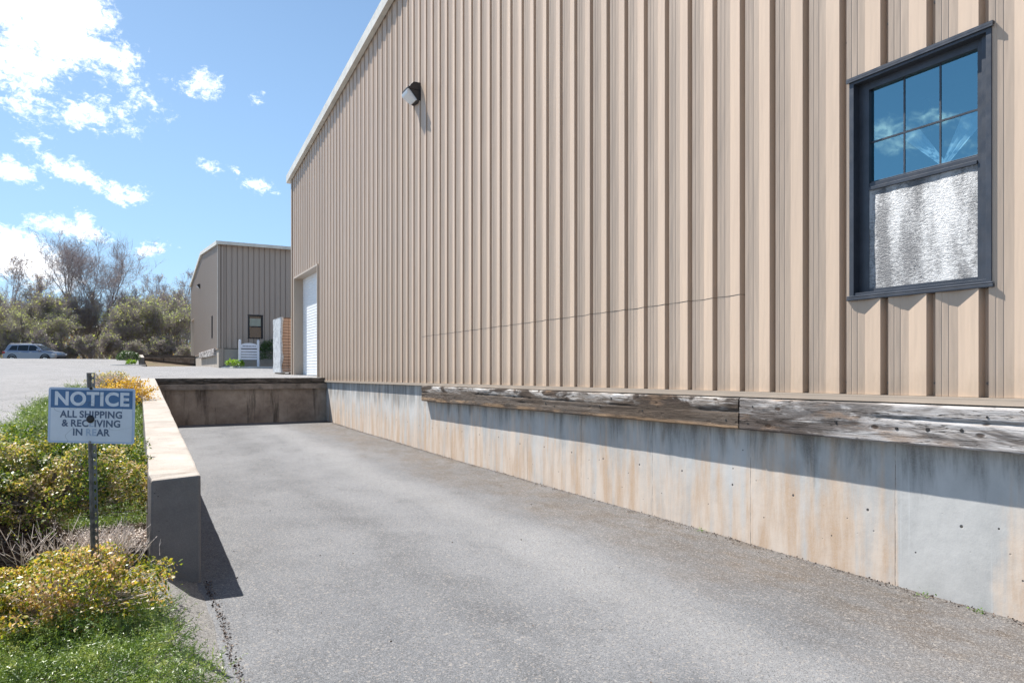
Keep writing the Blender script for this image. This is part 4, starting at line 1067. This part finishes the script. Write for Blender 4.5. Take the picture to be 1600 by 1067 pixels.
# ------------------------------------------------------------------ silver car
def car():
    c = Vector((-7.76, 72.3, .60)); ang = math.atan2(R3.y, R3.x)
    fx = Vector((math.cos(ang+.05), math.sin(ang+.05), 0)); fy = Vector((-fx.y, fx.x, 0))
    root = thing('silver_car', c, 'silver sport utility car facing right beyond the crest of the lot', 'car')
    def Q(x, y, z): return c+fx*x*.95+fy*y+U3*z*1.06
    # body: stations of lower body, x from rear (-2.3) to nose (2.3)
    st = [(-2.28, .55, .95, .78), (-2.2, .38, 1.08, .88), (-1.9, .33, 1.12, .92), (-1.0, .30, 1.10, .93), (0, .29, 1.06, .93), (.9, .30, 1.08, .93), (1.5, .32, 1.07, .91), (1.95, .36, 1.02, .86), (2.2, .45, .92, .74), (2.3, .52, .76, .62)]
    mb = MB(); vs = []
    for x, zb, ztp, hw in st:
        vs += [Q(x, -hw*.93, zb), Q(x, -hw, zb+.15), Q(x, -hw, ztp-.14), Q(x, -hw*.93, ztp), Q(x, 0, ztp+.03), Q(x, hw*.93, ztp), Q(x, hw, ztp-.14), Q(x, hw, zb+.15), Q(x, hw*.93, zb)]
    n = 9; fs = [(i*n+k, i*n+(k+1) % n, (i+1)*n+(k+1) % n, (i+1)*n+k) for i in range(len(st)-1) for k in range(n)]
    fs += [tuple(range(n)), tuple(range(len(vs)-1, len(vs)-n-1, -1))]
    mb.add(vs, fs); body = mb.build('body', M['car'], root, smooth=False, bevel=.015)
    # cabin (roof and pillars)
    def cabin(zs, name, m_, par):
        mb = MB(); vs = []
        for (xa, xb, z, hw) in zs:
            vs += [Q(xa, -hw, z), Q(xb, -hw, z), Q(xb, hw, z), Q(xa, hw, z)]
        fs = [(4*i+k, 4*i+(k+1) % 4, 4*i+4+(k+1) % 4, 4*i+4+k) for i in range(len(zs)-1) for k in range(4)]+[(0, 3, 2, 1), tuple(len(vs)-4+k for k in range(4))]
        mb.add(vs, fs); return mb.build(name, m_, par, bevel=.02)
    cabin([(-2.12, 1.25, 1.04, .86), (-1.98, .78, 1.36, .76), (-1.9, .42, 1.54, .70), (-1.7, .1, 1.62, .64)], 'cabin', M['car'], root)
    # side windows
    for s_ in (-1, 1):
        P = lambda u, v, w_: Q(u, s_*((.868-(v-1.04)*.34)+w_), v)
        for poly in ([(-1.80, 1.10), (-1.05, 1.08), (-1.05, 1.50), (-1.56, 1.48)], [(-.99, 1.08), (-.10, 1.08), (-.10, 1.52), (-.99, 1.51)], [(-.04, 1.08), (1.0, 1.08), (.46, 1.48), (-.04, 1.52)]):
            mb = MB(); mb.prism(poly, P, -.02, .012); mb.build('side_window', M['car_glass'], root)
    mb = MB(); mb.add([Q(1.24, -.76, 1.06), Q(1.24, .76, 1.06), Q(.50, .64, 1.50), Q(.50, -.64, 1.50)], [(0, 1, 2, 3)]); 
    for v_ in mb.v: pass
    mb.v = [tuple(Vector(v_)+fx*.03+U3*.02) for v_ in mb.v]; mb.build('windscreen', M['car_glass'], root)
    mb = MB(); mb.add([Q(-2.14, -.74, 1.1), Q(-2.14, .74, 1.1), Q(-1.96, .64, 1.48), Q(-1.96, -.64, 1.48)], [(0, 1, 2, 3)]); mb.build('rear_window', M['car_glass'], root)
    for x in (-1.42, 1.42):
        for s_ in (-1, 1):
            w_ = MB(); w_.tube([Q(x, s_*.70, .36), Q(x, s_*.72, .36), Q(x, s_*.92, .36), Q(x, s_*.94, .36)], [.32, .355, .355, .32], 24)
            wh = w_.build('wheel', M['black'], root)
            w_ = MB(); w_.tube([Q(x, s_*.93, .36), Q(x, s_*.95, .36)], [.23, .20], 20); w_.build('rim', M['chrome'], wh)
            w_ = MB()
            for k in range(5):
                a = 2*math.pi*k/5; w_.tube([Q(x, s_*.955, .36), Q(x+.2*math.cos(a), s_*.955, .36+.2*math.sin(a))], .022, 5)
            w_.build('spokes', M['plastic'], wh)
            ar = MB(); pts = [Q(x+.41*math.cos(a), s_*.925, .38+.41*math.sin(a)) for a in np.linspace(-.1, math.pi+.1, 16)]
            ar.tube(pts, .045, 6); ar.build('wheel_arch', M['plastic'], root)
    for s_ in (-1, 1):
        mb = MB(); mb.tube([Q(-1.8, s_*.66, 1.62), Q(-1.7, s_*.66, 1.67), Q(.1, s_*.66, 1.67), Q(.25, s_*.66, 1.60)], .018, 6); mb.build('roof_rail', M['chrome'], root)
        mb = MB(); mb.box((.78, min(s_*.90, s_*1.08), 1.08), (.98, max(s_*.90, s_*1.08), 1.22), Q); mb.build('mirror', M['car'], root, bevel=.03)
        mb = MB(); mb.box((1.95, min(s_*.62, s_*.88), .74), (2.28, max(s_*.62, s_*.88), .87), Q); mb.build('headlight', M['headl'], root, bevel=.02)
        mb = MB(); mb.box((-2.29, min(s_*.55, s_*.905), .86), (-2.02, max(s_*.55, s_*.905), 1.02), Q); mb.build('taillight', M['tail'], root, bevel=.02)
        for x in (-.82, .1):
            mb = MB(); mb.box((x, min(s_*.93, s_*.955), .93), (x+.2, max(s_*.93, s_*.955), .965), Q); mb.build('door_handle', M['chrome'], root)
        mb = MB(); mb.box((-1.0, min(s_*.90, s_*.945), .29), (1.0, max(s_*.90, s_*.945), .42), Q); mb.build('sill_trim', M['plastic'], root)
    mb = MB(); mb.box((2.22, -.62, .34), (2.37, .62, .60), Q); mb.build('front_bumper', M['plastic'], root, bevel=.03)
car()

# ------------------------------------------------------------------ trees
def grow(H, seed, spread=.5, trunks=1, lv=4, r0=.16, big=False):
    rs = np.random.default_rng(seed); segs = []; tips = []
    def branch(p, d, L, r, level):
        n = 5 if level < 2 else (4 if level == 2 else 3)
        pts = [p.copy()]; dd = d.copy()
        for i in range(n):
            dd = dd+rs.normal(0, .10+.05*level, 3); dd[2] += .05 if level else .02; dd /= np.linalg.norm(dd)
            pts.append(pts[-1]+dd*L/n)
        for i in range(n):
            ra = r*(1-.62*i/n); rb = r*(1-.62*(i+1)/n); segs.append((pts[i], pts[i+1], ra, rb, level))
        if level >= lv: tips.extend(pts[1:]); return
        kids = ({0: 9, 1: 8, 2: 7, 3: 5} if big else {0: 8, 1: 8, 2: 7, 3: 5})[level]
        for k in range(kids):
            t = rs.uniform(.32 if level == 0 else .18, 1.); i = min(n-1, int(t*n)); q = pts[i]+(pts[i+1]-pts[i])*(t*n-i)
            ax = rs.normal(size=3); ax -= dd*ax.dot(dd); ax /= np.linalg.norm(ax)
            ang = rs.uniform(.35, .95)*(spread+.5)
            nd = dd*math.cos(ang)+ax*math.sin(ang); nd[2] += .25; nd /= np.linalg.norm(nd)
            branch(q, nd, L*rs.uniform(.42, .66)*(1.15-(.25 if big else .4)*t), max(.013, r*.42*(1.1-.5*t)), level+1)
    for k in range(trunks):
        d = np.array([rs.normal(0, .16 if trunks > 1 else .05), rs.normal(0, .16 if trunks > 1 else .05), 1.]); d /= np.linalg.norm(d)
        branch(np.array([rs.normal(0, .18 if trunks > 1 else 0), rs.normal(0, .18 if trunks > 1 else 0), -.2]), d, H*.72, r0, 0)
    return segs, np.array(tips)
def segmesh(segs, name, m_, root, sides=4):
    P0 = np.array([s[0] for s in segs]); P1 = np.array([s[1] for s in segs]); ra = np.array([s[2] for s in segs]); rb = np.array([s[3] for s in segs])
    d = P1-P0; d /= np.linalg.norm(d, axis=1)[:, None]+1e-9; a, b = rot_frames(d); n = len(segs)
    ring = []
    for P, r in ((P0, ra), (P1, rb)):
        for t in np.arange(sides)*2*np.pi/sides: ring.append(P+r[:, None]*(a*math.cos(t)+b*math.sin(t)))
    V = np.stack(ring, 1).reshape(-1, 3); base = (np.arange(n)*2*sides)[:, None]
    F = np.concatenate([base+np.array([k, (k+1) % sides, sides+(k+1) % sides, sides+k]) for k in range(sides)], 0)
    return npmesh(name, V, F, m_, root)
PROTO = {}
def tree_proto(key, H, seed, bark, leafm, nleaf, **kw):
    root = bpy.data.objects.new('tree', None); C.objects.link(root); root.location = (0, 0, 0)
    segs, tips = grow(H, seed, **kw)
    thick = [s for s in segs if s[4] <= 1]; thin = [s for s in segs if s[4] > 1]
    tr = segmesh(thick, 'trunk', M[bark], root, 6)
    cr = segmesh(thin, 'crown', M['twig'], root, 3)
    ch = [tr, cr]
    if nleaf:
        k = rng.integers(0, len(tips), nleaf); P = tips[k]+rng.normal(0, .18, (nleaf, 3)); P = P[P[:, 2] > .3]
        V, F = leaves(P, .14, .5, 1., .6); fo = npmesh('foliage', V, F, M[leafm], root); ch.append(fo)
    PROTO[key] = (root, ch, [False])
    return root
tree_proto('big', 14.6, 12, 'bark', None, 0, trunks=3, spread=.42, r0=.19, big=True)
tree_proto('bare', 10.5, 23, 'bark_grey', 'bud_red', 500, trunks=1, spread=.5, r0=.14)
tree_proto('bare2', 10.0, 37, 'bark', 'bud_olive', 900, trunks=2, spread=.45, r0=.12)
tree_proto('olive', 9.0, 41, 'bark_grey', 'bud_olive', 1656, trunks=2, spread=.5, r0=.12)
tree_proto('green', 7.5, 53, 'bark', 'bud_green', 2160, trunks=2, spread=.6, r0=.10)
tree_proto('yellow', 6.5, 67, 'bark', 'bud_yellow', 2016, trunks=3, spread=.6, r0=.08)
tree_proto('scrub', 4.0, 71, 'bark_grey', 'bud_green', 900, trunks=4, spread=.8, r0=.05)
def plant_tree(key, x, y, s, rz, label, name='woodland_tree', grp='trees of the wood beyond the parking lot'):
    root, ch, used = PROTO[key]
    if not used[0]: used[0] = True; r = root; r.name = name
    else:
        r = root.copy(); C.objects.link(r); r.name = name
        for c_ in ch: q = c_.copy(); q.parent = r; C.objects.link(q)
    r.location = (x, y, groundz(x, y)-.05); r.scale = (s, s, s); r.rotation_euler = (0, 0, rz)
    tag(r, label, 'tree', grp)
plant_tree('big', -4.9, 90, .84, .4, 'tallest bare branching tree, standing above the others just left of middle')
def az(px):  # column in the photograph -> bearing slope X/Y at the planting distance
    a = math.atan((px-800)/FPX)+TH; return math.tan(a)
trees = [
 ('bare', 5, 88, .98, 'dark leaning bare tree at the left picture edge'), ('bare2', 38, 96, .86, 'bare twiggy tree behind and just left of the silver car'),
 ('bare', 80, 94, .90, 'bare tree with reddish buds close on the left of the tallest tree'), ('bare2', 205, 96, .90, 'bare twiggy tree close on the right of the tallest tree'),
 ('bare', 238, 95, .98, 'reddish budded tree halfway between tallest tree and far warehouse'), ('bare2', 268, 94, 1.0, 'bare tree near the far warehouse gable'),
 ('bare', 296, 92, .98, 'bare reddish tree rising right beside the far warehouse wall'),
 ('olive', 18, 84, 0.78, 'olive leaved tree at the left edge behind the car tail'), ('olive', 60, 90, 0.96, 'brownish olive tree above the silver car'),
 ('olive', 112, 86, 0.78, 'olive tree on the left foot of the tallest tree'), ('olive', 165, 88, 0.88, 'olive tree standing at the right foot of the tallest tree'),
 ('olive', 222, 90, 0.93, 'olive tree above the rounded bush'), ('olive', 252, 88, 0.90, 'olive tree above the left part of the distant dock wall'),
 ('olive', 288, 88, 0.93, 'olive tree beside the far warehouse wall'),
 ('green', 35, 80, 0.78, 'green leafing tree directly behind the silver car'), ('green', 60, 78, 0.64, 'lower green leafing tree at the bonnet of the silver car'),
 ('green', 185, 84, 0.93, 'green leafing tree left of the rounded bush'), ('green', 245, 82, 0.96, 'green leafing tree behind the distant dock wall'),
 ('green', 278, 80, 0.90, 'green leafing tree nearest the far warehouse corner'), ('green', -15, 80, .9, 'green leafing tree cut by the left picture edge'),
 ('yellow', 82, 82, 1.08, 'yellow green leafing tree left of the tallest trunk'), ('yellow', 15, 76, .62, 'short yellow green sapling left of the silver car'),
 ('yellow', 190, 80, 0.93, 'yellow green tree left of the far concrete wall'), ('yellow', 232, 86, 1.15, 'yellow green tree above the end of the distant dock wall'),
 ('green', 95, 79, .72, 'green leafing tree between the car and the tallest trunk')]
for i, (k, px, y, s, lab) in enumerate(trees): plant_tree(k, az(px)*y, y, s, i*1.9, lab)
for i in range(13):
    px = -10+i*25; y = 75.5+2.2*((i*7) % 3)
    plant_tree('scrub', az(px)*y, y, .55+.3*((i*5) % 4)/3, i*2.3, 'leafless brushy scrub at the foot of the wood', 'scrub_bush', 'brushy scrub along the edge of the wood')
# the deep wood behind, one mass
n = 26000
X = rng.uniform(-75, 45, n); Y = rng.uniform(101, 122, n); Z = rng.random(n)**.8*(7.0+1.3*np.sin(X*.23)+1.0*np.sin(X*.61+1))+.3
P = np.stack([X, Y, Z], 1); V1, F1 = leaves(P, .55, .2, 1., .55)
D = np.stack([rng.normal(0, .5, n), rng.normal(0, .5, n), rng.uniform(.6, 1.3, n)], 1); V2, F2 = twigs(P, P+D*1.6, .03)
V = np.concatenate([V1, V2]); F = np.concatenate([F1, F2+len(V1)]); mi = np.concatenate([rng.integers(0, 3, len(F1)), np.full(len(F2), 3)])
tag(npmesh('deep_wood', V, F, [M['bud_olive'], M['bud_red'], M['bud_green'], M['twig']], mi=mi), 'tangled deep wood filling in behind the front trees', 'wood', None, 'stuff')
